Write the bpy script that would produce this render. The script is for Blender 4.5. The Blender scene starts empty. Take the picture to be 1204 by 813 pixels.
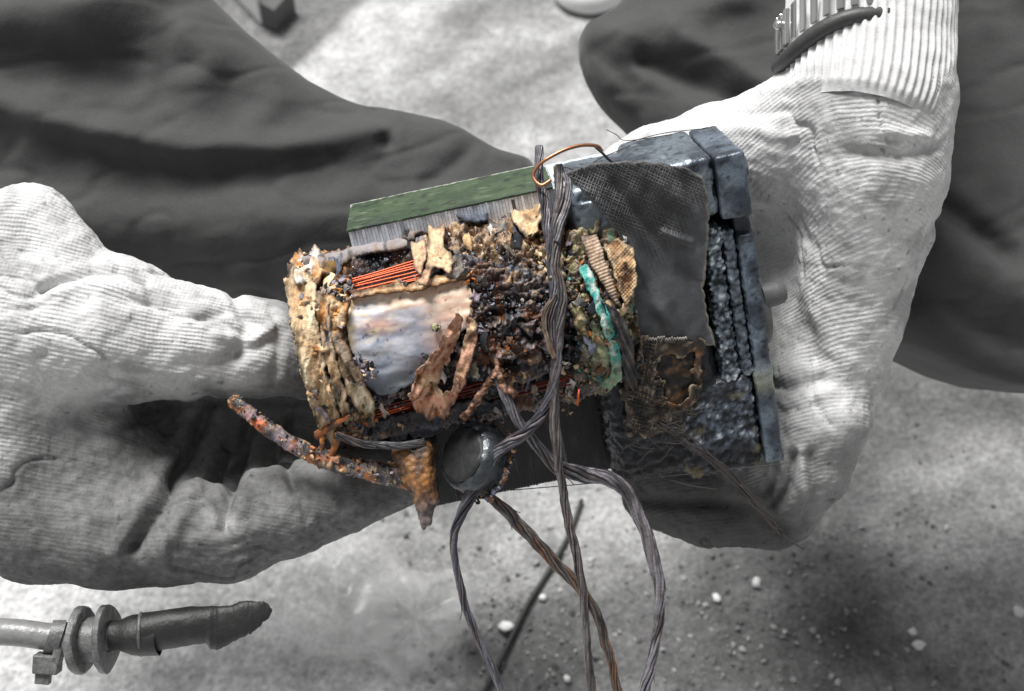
import bpy, math, random
import numpy as np
from mathutils import Matrix, Vector

rng = np.random.default_rng(7)
random.seed(7)
SC = bpy.context.scene
COL = SC.collection

# ------------------------------------------------------------------ camera, sky, sun, exposure
S = 0.00028                      # metres per unit at the working distance
F = 1505.0                       # working distance / focal length in the same units
PITCH = math.radians(38.0)       # camera tilted 38 degrees off straight-down
RX = np.array(Matrix.Rotation(PITCH, 3, 'X'))
MOTOR_H = 0.30
BACK = RX @ np.array([0, 0, 1.0])
CAM = np.array([0, 0, MOTOR_H]) + BACK * F * S
cd = bpy.data.cameras.new('camera')
cam = bpy.data.objects.new('camera', cd); COL.objects.link(cam)
cam.location = CAM; cam.rotation_euler = (PITCH, 0, 0)
cd.sensor_width = 36; cd.lens = 36 * F / 1204.0
cd.clip_start = 0.01; cd.clip_end = 50
cd.dof.use_dof = True; cd.dof.focus_distance = (F - 45) * S; cd.dof.aperture_fstop = 15
SC.camera = cam

SUN = Vector((-0.24, 0.36, 0.90)).normalized()
w = bpy.data.worlds.new('World'); SC.world = w; w.use_nodes = True
nt = w.node_tree; bg = nt.nodes['Background']
sky = nt.nodes.new('ShaderNodeTexSky'); sky.sky_type = 'NISHITA'; sky.sun_disc = False
sky.sun_elevation = math.asin(SUN.z); sky.sun_rotation = math.atan2(SUN.x, SUN.y)
hs = nt.nodes.new('ShaderNodeHueSaturation'); hs.inputs['Saturation'].default_value = 0.0   # grey overcast daylight
nt.links.new(sky.outputs[0], hs.inputs['Color']); nt.links.new(hs.outputs[0], bg.inputs[0])
bg.inputs[1].default_value = 0.05
sl = bpy.data.lights.new('sun', 'SUN'); sl.energy = 3.3; sl.angle = math.radians(22); sl.color = (1, 0.99, 0.975)
so = bpy.data.objects.new('sun', sl); COL.objects.link(so)
so.rotation_euler = SUN.to_track_quat('Z', 'Y').to_euler(); so.location = (0, 0, 3)
vs = SC.view_settings
vs.view_transform = 'Standard'; vs.look = 'None'; vs.gamma = 1; vs.use_curve_mapping = False
vs.exposure = 0.78

# ------------------------------------------------------------------ space helpers
def Q(px, py, w):
    """point seen at photo pixel px,py that lies w units nearer than the working distance (camera axes)"""
    px, py, w = np.broadcast_arrays(np.asarray(px, float), np.asarray(py, float), np.asarray(w, float))
    D = F - w
    return np.stack([(px - 602) * D / F, (406.5 - py) * D / F, -D], -1)
def proj(p):
    return 602 + p[:, 0] * F / -p[:, 2], 406.5 - p[:, 1] * F / -p[:, 2]
def world(p):
    return (np.asarray(p) * S) @ RX.T + CAM
def Wd(px, py, w=0): return Vector(world(Q(px, py, w)))
_t, _k = math.radians(12), math.radians(22)
EX = np.array([math.cos(_t), math.sin(_t), 0]); _e = np.array([-math.sin(_t), math.cos(_t), 0]); _z = np.array([0, 0, 1.])
EY = _e * math.cos(_k) + _z * math.sin(_k); EZ = _z * math.cos(_k) - _e * math.sin(_k)
MB = np.stack([EX, EY, EZ], 1)
M0 = Q(640, 380, 0)
def M(abc): return np.asarray(abc, float) @ MB.T + M0          # motor axes -> camera axes
def rays(px, py):
    d = np.stack([(np.asarray(px, float) - 602) / F, (406.5 - np.asarray(py, float)) / F, -np.ones(np.shape(px))], -1)
    return d
def Mi(px, py, c):
    d = rays(px, py); t = ((M0 @ EZ) + c) / (d @ EZ)
    return (t[..., None] * d - M0) @ MB
def ground(px, py, h=0.0):
    d = rays(px, py) @ RX.T
    t = (h - CAM[2]) / d[..., 2]
    return CAM + t[..., None] * d

# ------------------------------------------------------------------ noise
_perm = rng.permutation(256); _perm = np.concatenate([_perm, _perm, _perm])
_g = rng.normal(size=(256, 3)); _g /= np.linalg.norm(_g, axis=1)[:, None]
def pn(p, sc=1.0, off=0.0):
    p = np.asarray(p, float) * sc + off
    i = np.floor(p).astype(int); f = p - i; i &= 255
    u = f * f * f * (f * (f * 6 - 15) + 10)
    r = 0
    for dx in (0, 1):
        for dy in (0, 1):
            for dz in (0, 1):
                h = _perm[_perm[_perm[(i[:, 0] + dx) & 255] + ((i[:, 1] + dy) & 255)] + ((i[:, 2] + dz) & 255)]
                gd = ((f - np.array([dx, dy, dz])) * _g[h]).sum(1)
                r = r + gd * (u[:, 0] if dx else 1 - u[:, 0]) * (u[:, 1] if dy else 1 - u[:, 1]) * (u[:, 2] if dz else 1 - u[:, 2])
    return r * 1.6
def fbm(p, sc, octv=4, gain=0.5, off=0.0):
    r, a = 0, 1.0
    for o in range(octv):
        r = r + a * pn(p, sc, off + 13.7 * o); sc *= 2.03; a *= gain
    return r
def worley(p, sc, off=0.0):
    p = np.asarray(p, float) * sc + off; i = np.floor(p).astype(int); best = np.full(len(p), 9.0); ids = np.zeros(len(p), int)
    for dx in (-1, 0, 1):
        for dy in (-1, 0, 1):
            for dz in (-1, 0, 1):
                c = i + np.array([dx, dy, dz]); cc = c & 255
                h = _perm[_perm[_perm[cc[:, 0]] + cc[:, 1]] + cc[:, 2]]
                q = c + 0.5 + _g[h] * 0.5
                d = ((p - q) ** 2).sum(1); m = d < best
                best[m] = d[m]; ids[m] = h[m]
    return np.sqrt(best), ids
def sstep(a, b, x):
    t = np.clip((x - a) / (b - a), 0, 1); return t * t * (3 - 2 * t)
def polysd(poly, x, y):
    """signed distance to polygon, negative inside"""
    P = np.asarray(poly, float); x = np.asarray(x, float); y = np.asarray(y, float)
    d = np.full(x.shape, 1e18); ins = np.zeros(x.shape, bool)
    for k in range(len(P)):
        a, b = P[k], P[(k + 1) % len(P)]; e = b - a
        t = np.clip(((x - a[0]) * e[0] + (y - a[1]) * e[1]) / (e @ e + 1e-9), 0, 1)
        d = np.minimum(d, (x - a[0] - t * e[0]) ** 2 + (y - a[1] - t * e[1]) ** 2)
        if a[1] != b[1]:
            c = ((a[1] > y) != (b[1] > y)) & (x < (b[0] - a[0]) * (y - a[1]) / (b[1] - a[1]) + a[0])
            ins ^= c
    d = np.sqrt(d); return np.where(ins, -d, d)
def linedist(pts, x, y):
    d = np.full(np.shape(x), 1e9)
    for a, b in zip(pts[:-1], pts[1:]):
        a = np.array(a, float); b = np.array(b, float); e = b - a
        t = np.clip(((x - a[0]) * e[0] + (y - a[1]) * e[1]) / (e @ e + 1e-9), 0, 1)
        d = np.minimum(d, np.hypot(x - a[0] - t * e[0], y - a[1] - t * e[1]))
    return d
def lerpc(a, b, t):
    return np.asarray(a) * (1 - t[:, None]) + np.asarray(b) * t[:, None]

# ------------------------------------------------------------------ mesh helpers
def empty(name, loc, label, cat, group=None):
    o = bpy.data.objects.new(name, None); COL.objects.link(o); o.location = loc; o.empty_display_size = 0.02
    o['label'] = label; o['category'] = cat
    if group: o['group'] = group
    return o
def tag(o, label=None, cat=None, group=None, kind=None):
    for k, v in (('label', label), ('category', cat), ('group', group), ('kind', kind)):
        if v: o[k] = v
    return o
def ancestor_loc(o):
    l = Vector((0, 0, 0))
    while o is not None: l = l + o.location; o = o.parent
    return l
def mesh_obj(name, V, faces, mat, parent=None, col=None, attrs=None, smooth=True, sharp=None, is_world=False, loc=None):
    """V: points in camera axes (units) or world metres; faces: list of (n,k) index arrays"""
    Wv = np.asarray(V, float) if is_world else world(V)
    if parent is not None:
        base = ancestor_loc(parent); loc = Vector((0, 0, 0)); org = np.array(base)
    else:
        if loc is None: loc = Vector(((Wv[:, 0].min() + Wv[:, 0].max()) / 2, (Wv[:, 1].min() + Wv[:, 1].max()) / 2, Wv[:, 2].min()))
        org = np.array(loc)
    me = bpy.data.meshes.new(name)
    if not isinstance(faces, list): faces = [faces]
    faces = [np.asarray(f, int) for f in faces if len(f)]
    me.vertices.add(len(Wv)); me.vertices.foreach_set('co', (Wv - org).astype(np.float32).ravel())
    li = np.concatenate([f.ravel() for f in faces]); tot = np.concatenate([np.full(len(f), f.shape[1]) for f in faces])
    st = np.concatenate([[0], np.cumsum(tot)[:-1]])
    me.loops.add(len(li)); me.loops.foreach_set('vertex_index', li.astype(np.int32))
    me.polygons.add(len(tot)); me.polygons.foreach_set('loop_start', st.astype(np.int32))
    me.polygons.foreach_set('use_smooth', np.full(len(tot), bool(smooth)))
    me.update(calc_edges=True)
    if col is not None:
        ca = me.color_attributes.new('Col', 'FLOAT_COLOR', 'POINT')
        c4 = np.ones((len(Wv), 4), np.float32); c4[:, :3] = np.clip(col, 0, 1); ca.data.foreach_set('color', c4.ravel())
    for k, v in (attrs or {}).items():
        a = me.attributes.new(k, 'FLOAT', 'POINT'); a.data.foreach_set('value', np.asarray(v, np.float32))
    if sharp is not None and smooth: me.set_sharp_from_angle(angle=math.radians(sharp))
    me.materials.append(mat)
    o = bpy.data.objects.new(name, me); COL.objects.link(o); o.location = loc
    if parent is not None: o.parent = parent
    return o
def vnormals(V, Qd):
    n = np.zeros_like(V); a, b, c, d = (V[Qd[:, i]] for i in range(4))
    fn = np.cross(c - a, d - b)
    for i in range(4): np.add.at(n, Qd[:, i], fn)
    return n / (np.linalg.norm(n, axis=1)[:, None] + 1e-12)
def laplace(V, Qd, it, lam=0.5):
    e = np.concatenate([Qd[:, [0, 1]], Qd[:, [1, 2]], Qd[:, [2, 3]], Qd[:, [3, 0]]])
    cnt = np.bincount(e[:, 0], minlength=len(V)) + np.bincount(e[:, 1], minlength=len(V))
    for _ in range(it):
        s = np.stack([np.bincount(e[:, 0], V[e[:, 1], k], len(V)) + np.bincount(e[:, 1], V[e[:, 0], k], len(V)) for k in range(3)], 1)
        V = V + lam * (s / np.maximum(cnt, 1)[:, None] - V)
    return V
def surface_nets(G, org, h):
    ins = G < 0; nx, ny, nz = G.shape
    c = sum(ins[dx:nx - 1 + dx, dy:ny - 1 + dy, dz:nz - 1 + dz].astype(np.int8) for dx in (0, 1) for dy in (0, 1) for dz in (0, 1))
    act = np.argwhere((c > 0) & (c < 8))
    idx = np.full(c.shape, -1, np.int64); idx[tuple(act.T)] = np.arange(len(act))
    sm = np.zeros((len(act), 3)); ct = np.zeros(len(act))
    for ax in range(3):
        o1, o2 = [k for k in range(3) if k != ax]
        for u in (0, 1):
            for v in (0, 1):
                A = act.copy(); A[:, o1] += u; A[:, o2] += v; B = A.copy(); B[:, ax] += 1
                fa, fb = G[tuple(A.T)], G[tuple(B.T)]; m = (fa < 0) != (fb < 0)
                t = np.where(m, fa / np.where(m, fa - fb, 1), 0)
                p = A.astype(float); p[:, ax] += t
                sm[m] += p[m]; ct[m] += 1
    V = org + h * sm / ct[:, None]
    quads = []
    for ax in range(3):
        o1, o2 = (ax + 1) % 3, (ax + 2) % 3
        s = [slice(1, -1)] * 3; s[ax] = slice(0, -1)
        a = ins[tuple(s)]; s2 = list(s); s2[ax] = slice(1, None)
        b = ins[tuple(s2)]
        sh = a.shape
        E = np.argwhere(a != b); fl = a[tuple(E.T)]
        off = np.ones(3, int); off[ax] = 0; E = E + off
        def cell(d1, d2):
            X = E.copy(); X[:, o1] -= d1; X[:, o2] -= d2; return idx[tuple(X.T)]
        q = np.stack([cell(1, 1), cell(0, 1), cell(0, 0), cell(1, 0)], 1)
        q[~fl] = q[~fl][:, ::-1]
        quads.append(q[(q >= 0).all(1)])
    return V, np.concatenate(quads)
class Field:
    def __init__(s, lo, hi, h):
        s.h = h; s.lo = np.asarray(lo, float); n = (np.ceil((np.asarray(hi) - s.lo) / h)).astype(int) + 1
        s.n = n; s.G = np.full(n, 60.0, np.float32)
    def box(s, lo, hi):
        i0 = np.clip(np.floor((lo - s.lo) / s.h).astype(int), 0, s.n - 1); i1 = np.clip(np.ceil((hi - s.lo) / s.h).astype(int) + 1, 0, s.n)
        ax = [(s.lo[k] + s.h * np.arange(i0[k], i1[k])).astype(np.float32) for k in range(3)]
        return tuple(slice(i0[k], i1[k]) for k in range(3)), np.meshgrid(*ax, indexing='ij', sparse=True)
    def cap(s, a, b, ra, rb, k=18, cut=False):
        a = np.asarray(a, float); b = np.asarray(b, float); r = max(ra, rb) + k + 4
        sl, (x, y, z) = s.box(np.minimum(a, b) - r, np.maximum(a, b) + r)
        if s.G[sl].size == 0: return
        e = b - a
        t = np.clip(((x - a[0]) * e[0] + (y - a[1]) * e[1] + (z - a[2]) * e[2]) / (e @ e + 1e-9), 0, 1)
        d = np.sqrt((x - a[0] - t * e[0]) ** 2 + (y - a[1] - t * e[1]) ** 2 + (z - a[2] - t * e[2]) ** 2) - (ra + (rb - ra) * t)
        s.put(sl, d, k, cut)
    def rbox(s, lo, hi, r, k=4, cut=False):
        lo = np.asarray(lo, float); hi = np.asarray(hi, float); m = (lo + hi) / 2; hf = (hi - lo) / 2 - r
        sl, (x, y, z) = s.box(lo - k - 6, hi + k + 6)
        q = [np.abs(v - m[i]) - hf[i] for i, v in enumerate((x, y, z))]
        d = np.sqrt(np.maximum(q[0], 0) ** 2 + np.maximum(q[1], 0) ** 2 + np.maximum(q[2], 0) ** 2) + np.minimum(np.maximum(np.maximum(q[0], q[1]), q[2]), 0) - r
        s.put(sl, d, k, cut)
    def put(s, sl, d, k, cut):
        g = s.G[sl]
        if cut:
            d = -d; hh = np.maximum(k - np.abs(g - d), 0) / k; s.G[sl] = np.maximum(g, d) + hh * hh * k / 4
        else:
            hh = np.maximum(k - np.abs(g - d), 0) / k; s.G[sl] = np.minimum(g, d) - hh * hh * k / 4
    def mesh(s): return surface_nets(s.G, s.lo, s.h)
    def chain(s, pts, k=18, cut=False):
        for p, q in zip(pts[:-1], pts[1:]):
            s.cap(Q(*p[:3]), Q(*q[:3]), p[3] * (F - p[2]) / F, q[3] * (F - q[2]) / F, k, cut)
def catmull(P, n):
    P = np.asarray(P, float); P = np.vstack([2 * P[0] - P[1], P, 2 * P[-1] - P[-2]]); m = len(P) - 3
    t = np.linspace(0, m - 1e-6, n); i = t.astype(int); f = (t - i)[:, None]
    a, b, c, d = P[i], P[i + 1], P[i + 2], P[i + 3]
    return 0.5 * (2 * b + (c - a) * f + (2 * a - 5 * b + 4 * c - d) * f ** 2 + (3 * b - a - 3 * c + d) * f ** 3)
def frames(P):
    T = np.gradient(P, axis=0); T /= np.linalg.norm(T, axis=1)[:, None] + 1e-12
    n = np.cross(T[0], [0.3, 0.2, 1]); n /= np.linalg.norm(n); N = [n]
    for i in range(1, len(P)):
        n = N[-1] - T[i] * (N[-1] @ T[i]); N.append(n / (np.linalg.norm(n) + 1e-12))
    N = np.array(N); return T, N, np.cross(T, N)
def sweep(P, rad, sides=8, base=0, flat=1.0, cap=True):
    P = np.asarray(P, float); n = len(P); T, N, B = frames(P); rad = np.broadcast_to(rad, (n,))
    a = np.linspace(0, 2 * np.pi, sides, endpoint=False)
    V = (P[:, None] + rad[:, None, None] * (np.cos(a)[None, :, None] * N[:, None] + flat * np.sin(a)[None, :, None] * B[:, None])).reshape(-1, 3)
    i = np.arange(n - 1)[:, None] * sides; j = np.arange(sides)[None]; j2 = (j + 1) % sides
    q = np.stack([i + j, i + j2, i + sides + j2, i + sides + j], -1).reshape(-1, 4)
    t = np.zeros((0, 3), int)
    if cap:
        V = np.vstack([V, P[:1], P[-1:]]); c0, c1 = n * sides, n * sides + 1; jj = np.arange(sides); k2 = (jj + 1) % sides
        t = np.concatenate([np.stack([np.full(sides, c0), k2, jj], 1), np.stack([np.full(sides, c1), (n - 1) * sides + jj, (n - 1) * sides + k2], 1)])
    return V, q + base, t + base
class Acc:
    """collects pieces of ONE object"""
    def __init__(s): s.V, s.Q, s.T, s.C, s.n = [], [], [], [], 0
    def add(s, V, q=None, t=None, col=None):
        s.V.append(V)
        if q is not None and len(q): s.Q.append(np.asarray(q) + s.n)
        if t is not None and len(t): s.T.append(np.asarray(t) + s.n)
        if col is not None: s.C.append(np.broadcast_to(col, (len(V), 3)))
        s.n += len(V)
    def build(s, name, mat, parent=None, **kw):
        f = [np.concatenate(x) for x in (s.Q, s.T) if x]
        return mesh_obj(name, np.concatenate(s.V), f, mat, parent, col=np.concatenate(s.C) if s.C else None, **kw)
def box_m(lo, hi, bev=0.0):
    """bevelled box in motor axes -> camera axes"""
    lo = np.array(lo, float); hi = np.array(hi, float)
    V = []; b = bev
    import itertools
    V = np.array([[(lo, hi)[i][0], (lo, hi)[j][1], (lo, hi)[k][2]] for i in (0, 1) for j in (0, 1) for k in (0, 1)])
    q = np.array([[0, 1, 3, 2], [4, 6, 7, 5], [0, 4, 5, 1], [2, 3, 7, 6], [0, 2, 6, 4], [1, 5, 7, 3]])
    return V, q
def bevel_obj(o, wd, seg=2):
    m = o.modifiers.new('bevel', 'BEVEL'); m.width = wd * S; m.segments = seg; m.limit_method = 'ANGLE'
    return o
def sheet(poly, surf, step, off, thick, jag=2.0, holes=(), seed=0.0, jsc=0.12):
    """torn solid sheet: polygon in parameter space laid on surf(u,v)->(p,n) at height off(u,v,sd)"""
    P = np.asarray(poly, float); lo = P.min(0) - 4; hi = P.max(0) + 4
    nu, nv = int((hi[0] - lo[0]) / step) + 2, int((hi[1] - lo[1]) / step) + 2
    u, v = np.meshgrid(lo[0] + step * np.arange(nu), lo[1] + step * np.arange(nv), indexing='ij')
    uf, vf = u.ravel(), v.ravel(); p3 = np.stack([uf, vf, np.full(len(uf), seed)], 1)
    sd = polysd(P, uf, vf)
    for hpoly in holes: sd = np.maximum(sd, -polysd(hpoly, uf, vf))
    sdn = sd + jag * fbm(p3, jsc * .75, 2, 0.5)
    ok = (sdn < 0).reshape(nu, nv); idm = np.arange(nu * nv).reshape(nu, nv)
    f = ok[:-1, :-1] & ok[1:, :-1] & ok[1:, 1:] & ok[:-1, 1:]
    i, j = np.nonzero(f)
    q = np.stack([idm[i, j], idm[i + 1, j], idm[i + 1, j + 1], idm[i, j + 1]], 1)
    used, inv = np.unique(q, return_inverse=True); q = inv.reshape(-1, 4)
    uf, vf, sdn = uf[used], vf[used], sdn[used]
    N = len(uf)
    ed = np.concatenate([q[:, [0, 1]], q[:, [1, 2]], q[:, [2, 3]], q[:, [3, 0]]])
    key = np.minimum(ed[:, 0], ed[:, 1]) * (N + 1) + np.maximum(ed[:, 0], ed[:, 1])
    _, ix, cn = np.unique(key, return_index=True, return_counts=True); be = ed[ix[cn == 1]]; bv = np.unique(be)
    def sdf(a, b):
        r = polysd(P, a, b)
        for hpoly in holes: r = np.maximum(r, -polysd(hpoly, a, b))
        return r + jag * fbm(np.stack([a, b, np.full(len(a), seed)], 1), jsc * .75, 2, 0.5)
    if len(bv):                                                   # pull the rim onto the torn outline
        a, b = uf[bv], vf[bv]; f0 = sdf(a, b); gx = (sdf(a + .4, b) - f0) / .4; gy = (sdf(a, b + .4) - f0) / .4; g2 = np.maximum(gx * gx + gy * gy, .3)
        m = np.clip(-f0, -1, 1.2 * step); uf = uf.copy(); vf = vf.copy(); uf[bv] = a + m * gx / g2 * .95; vf[bv] = b + m * gy / g2 * .95; sdn = sdn.copy(); sdn[bv] = 0
    p, n = surf(uf, vf); o = off(uf, vf, sdn)
    top = p + n * o[:, None]; bot = p + n * (o - thick)[:, None]
    if len(q):                                                    # wind so that the top faces along n
        a = np.cross(top[q[0, 1]] - top[q[0, 0]], top[q[0, 2]] - top[q[0, 0]])
        if a @ n[q[0, 0]] < 0: q = q[:, ::-1]
    ed = np.concatenate([q[:, [0, 1]], q[:, [1, 2]], q[:, [2, 3]], q[:, [3, 0]]])
    key = np.minimum(ed[:, 0], ed[:, 1]) * (N + 1) + np.maximum(ed[:, 0], ed[:, 1])
    _, ix, cn = np.unique(key, return_index=True, return_counts=True); be = ed[ix[cn == 1]]
    side = np.stack([be[:, 1], be[:, 0], be[:, 0] + N, be[:, 1] + N], 1)
    return np.vstack([top, bot]), np.concatenate([q, q[:, ::-1] + N, side]), np.concatenate([uf, uf]), np.concatenate([vf, vf]), np.concatenate([sdn, sdn])
_ico = None
def rocks(P, N, size, col, jit=0.45, flat=1.0, rr=None):
    """many irregular crumbs in one mesh"""
    r_ = rr or rng
    g = (1 + 5 ** .5) / 2
    b = np.array([[-1, g, 0], [1, g, 0], [-1, -g, 0], [1, -g, 0], [0, -1, g], [0, 1, g], [0, -1, -g], [0, 1, -g], [g, 0, -1], [g, 0, 1], [-g, 0, -1], [-g, 0, 1]]) / 1.9
    t = np.array([[0, 11, 5], [0, 5, 1], [0, 1, 7], [0, 7, 10], [0, 10, 11], [1, 5, 9], [5, 11, 4], [11, 10, 2], [10, 7, 6], [7, 1, 8], [3, 9, 4], [3, 4, 2], [3, 2, 6], [3, 6, 8], [3, 8, 9], [4, 9, 5], [2, 4, 11], [6, 2, 10], [8, 6, 7], [9, 8, 1]])
    n = len(P); v = b[None] * (1 + jit * r_.normal(size=(n, 12, 1)) * 0.6) + jit * 0.35 * r_.normal(size=(n, 12, 3))
    v *= (0.55 + 0.9 * r_.random((n, 1, 3)))
    A = r_.normal(size=(n, 3, 3)); Qr = np.linalg.qr(A)[0]
    v = np.einsum('nij,nkj->nki', Qr, v) * np.asarray(size)[:, None, None]
    if flat != 1.0: v = v - (1 - flat) * (v * N[:, None]).sum(-1, keepdims=True) * N[:, None]
    V = (P[:, None] + v).reshape(-1, 3)
    T = (t[None] + 12 * np.arange(n)[:, None, None]).reshape(-1, 3)
    return V, T, np.repeat(col, 12, 0)

# ------------------------------------------------------------------ materials
def mat(name, base=(0.5, 0.5, 0.5), rough=0.6, metal=0.0, spec=0.5, use_col=False, noise=None, bump=None, extra=None, sheen=0.0, rough_noise=None):
    """noise=(scale, amount) value variation; bump=[(scale, strength_m, detail)]"""
    m = bpy.data.materials.new(name); m.use_nodes = True; t = m.node_tree; b = t.nodes['Principled BSDF']
    b.inputs['Roughness'].default_value = rough; b.inputs['Metallic'].default_value = metal; b.inputs['Specular IOR Level'].default_value = spec
    if sheen: b.inputs['Sheen Weight'].default_value = sheen
    tc = t.nodes.new('ShaderNodeTexCoord'); co = tc.outputs['Object']
    if use_col:
        a = t.nodes.new('ShaderNodeAttribute'); a.attribute_name = 'Col'; c = a.outputs['Color']
    else:
        r = t.nodes.new('ShaderNodeRGB'); r.outputs[0].default_value = (*base, 1); c = r.outputs[0]
    for sc, am in (noise or []):
        n = t.nodes.new('ShaderNodeTexNoise'); n.inputs['Scale'].default_value = sc; n.inputs['Detail'].default_value = 5; n.inputs['Roughness'].default_value = 0.65
        t.links.new(co, n.inputs['Vector'])
        mr = t.nodes.new('ShaderNodeMapRange'); mr.inputs['From Min'].default_value = 0.25; mr.inputs['From Max'].default_value = 0.75
        mr.inputs['To Min'].default_value = 1 - am; mr.inputs['To Max'].default_value = 1 + am
        t.links.new(n.outputs['Fac'], mr.inputs['Value'])
        mx = t.nodes.new('ShaderNodeMix'); mx.data_type = 'RGBA'; mx.blend_type = 'MULTIPLY'; mx.inputs[0].default_value = 1
        t.links.new(c, mx.inputs[6]); t.links.new(mr.outputs[0], mx.inputs[7]); c = mx.outputs[2]
    t.links.new(c, b.inputs['Base Color'])
    if rough_noise:
        sc, lo, hi = rough_noise
        n = t.nodes.new('ShaderNodeTexNoise'); n.inputs['Scale'].default_value = sc; n.inputs['Detail'].default_value = 4; t.links.new(co, n.inputs['Vector'])
        mr = t.nodes.new('ShaderNodeMapRange'); mr.inputs['From Min'].default_value = 0.3; mr.inputs['From Max'].default_value = 0.7
        mr.inputs['To Min'].default_value = lo; mr.inputs['To Max'].default_value = hi
        t.links.new(n.outputs['Fac'], mr.inputs['Value']); t.links.new(mr.outputs[0], b.inputs['Roughness'])
    h = None
    def addh(o, am):
        nonlocal h
        mu = t.nodes.new('ShaderNodeMath'); mu.operation = 'MULTIPLY_ADD'; mu.inputs[1].default_value = am
        t.links.new(o, mu.inputs[0])
        if h is not None: t.links.new(h, mu.inputs[2])
        else: mu.inputs[2].default_value = 0
        h = mu.outputs[0]
    for sc, am, det in (bump or []):
        n = t.nodes.new('ShaderNodeTexNoise'); n.inputs['Scale'].default_value = sc; n.inputs['Detail'].default_value = det; t.links.new(co, n.inputs['Vector'])
        addh(n.outputs['Fac'], am)
    if extra: extra(t, b, co, addh)
    if h is not None:
        bp = t.nodes.new('ShaderNodeBump'); bp.inputs['Strength'].default_value = 1; bp.inputs['Distance'].default_value = 1.0
        t.links.new(h, bp.inputs['Height']); t.links.new(bp.outputs[0], b.inputs['Normal'])
    return m
def attr_sine(name, freq, am, name2=None, wale=None, wfreq=1.0):
    """rows of loops: rows run along one attribute, the loops of a row along another"""
    def fn(t, b, co, addh):
        def sine(nm, fq, ph=None):
            a = t.nodes.new('ShaderNodeAttribute'); a.attribute_name = nm
            m1 = t.nodes.new('ShaderNodeMath'); m1.operation = 'MULTIPLY'; m1.inputs[1].default_value = fq; t.links.new(a.outputs['Fac'], m1.inputs[0])
            s_ = t.nodes.new('ShaderNodeMath'); s_.operation = 'SINE'; t.links.new(m1.outputs[0], s_.inputs[0]); return s_.outputs[0]
        o = sine(name, freq)
        if wale:
            w_ = sine(wale, wfreq); ma = t.nodes.new('ShaderNodeMath'); ma.operation = 'MULTIPLY_ADD'; t.links.new(w_, ma.inputs[0]); ma.inputs[1].default_value = .28; t.links.new(o, ma.inputs[2]); o = ma.outputs[0]
        if name2:
            a2 = t.nodes.new('ShaderNodeAttribute'); a2.attribute_name = name2
            mm = t.nodes.new('ShaderNodeMath'); mm.operation = 'MULTIPLY'; t.links.new(o, mm.inputs[0]); t.links.new(a2.outputs['Fac'], mm.inputs[1]); o = mm.outputs[0]
        addh(o, am)
    return fn

GLOVE = mat('knitted_cotton', use_col=True, rough=0.85, spec=0.2, noise=[(900, 0.16), (160, 0.10)], bump=[(2200, 0.00016, 3), (500, 0.0002, 4), (180, .0004, 3)], extra=attr_sine('course', 2 * math.pi / 4.6, 0.00008, 'knit', 'wale', 2 * math.pi / 4.2))
CUFF = mat('ribbed_knit', use_col=True, rough=0.9, spec=0.15, noise=[(900, 0.12)], bump=[(1800, 0.00012, 2)])
CLOTH = mat('trouser_cloth', base=(0.054, 0.054, 0.054), rough=0.8, spec=0.25, noise=[(70, 0.12), (1500, 0.2)], bump=[(2200, 0.00012, 2), (70, 0.0010, 3)], sheen=0.15)
CHAR = mat('charred_crust', use_col=True, rough=0.45, spec=0.65, noise=[(1800, 0.4), (4500, .3)], bump=[(2600, 0.00025, 4)], rough_noise=(900, 0.18, 0.75))
PAPER = mat('burnt_paper', use_col=True, rough=0.75, spec=0.35, noise=[(1500, 0.22), (500, 0.15)], bump=[(1700, 0.0003, 4)])
FILM = mat('glossy_film', use_col=True, rough=0.35, spec=0.5, noise=[(700, 0.1), (2500, .1)], bump=[(900, 0.00006, 3)], rough_noise=(500, 0.28, 0.55))
COPPER = mat('enamelled_copper', base=(0.52, 0.09, 0.022), rough=0.35, metal=0.35, spec=0.6, noise=[(1200, 0.3)])
COPPER_DARK = mat('sooty_copper', base=(0.2, 0.03, 0.015), rough=0.4, metal=0.3, noise=[(1200, 0.5)])
COPPER_BRIGHT = mat('bare_copper', base=(0.42, 0.2, 0.11), rough=0.35, metal=0.8, noise=[(1500, 0.3)])
LAMIN = mat('lamination_steel', use_col=True, rough=0.5, metal=0.3, spec=0.5, noise=[(1200, 0.2)], bump=[(2000, 0.00008, 2)])
GREEN = mat('green_paint', use_col=True, rough=0.5, spec=0.4, noise=[(500, 0.15), (1800, 0.12)], bump=[(1800, 0.00008, 3)])
CAST = mat('sooty_cast_metal', use_col=True, rough=0.36, metal=0.35, spec=0.5, noise=[(700, 0.3), (2500, 0.25)], bump=[(1600, 0.00016, 4)], rough_noise=(800, 0.18, 0.5))
GAUZE = mat('gauze_thread', use_col=True, rough=0.6, spec=0.4, noise=[(1200, 0.2)])
TAR = mat('tarred_cloth', use_col=True, rough=0.55, spec=0.4, noise=[(900, 0.18), (2600, 0.2)], bump=[(2600, 0.00012, 3), (500, 0.0002, 2)])
STRAND = mat('tinned_strand', use_col=True, rough=0.4, metal=0.35, spec=0.6, noise=[(1100, 0.45)], rough_noise=(1000, 0.3, 0.6))
RUBBER = mat('black_rubber', base=(0.02, 0.021, 0.022), rough=0.36, spec=0.4, noise=[(900, 0.25)], bump=[(1500, 0.0001, 3)], rough_noise=(400, 0.4, 0.65))
RIM = mat('sooty_rim_metal', base=(0.055, 0.062, 0.07), rough=0.2, metal=0.4, noise=[(700, 0.5)], bump=[(900, 0.0002, 3)], rough_noise=(600, 0.15, 0.5))
BLUE = mat('navy_plastic', base=(0.008, 0.022, 0.12), rough=0.4)
GREYPL = mat('grey_plastic', base=(0.10, 0.10, 0.102), rough=0.5, noise=[(500, 0.15)], bump=[(1200, 0.0001, 3)])
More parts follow.
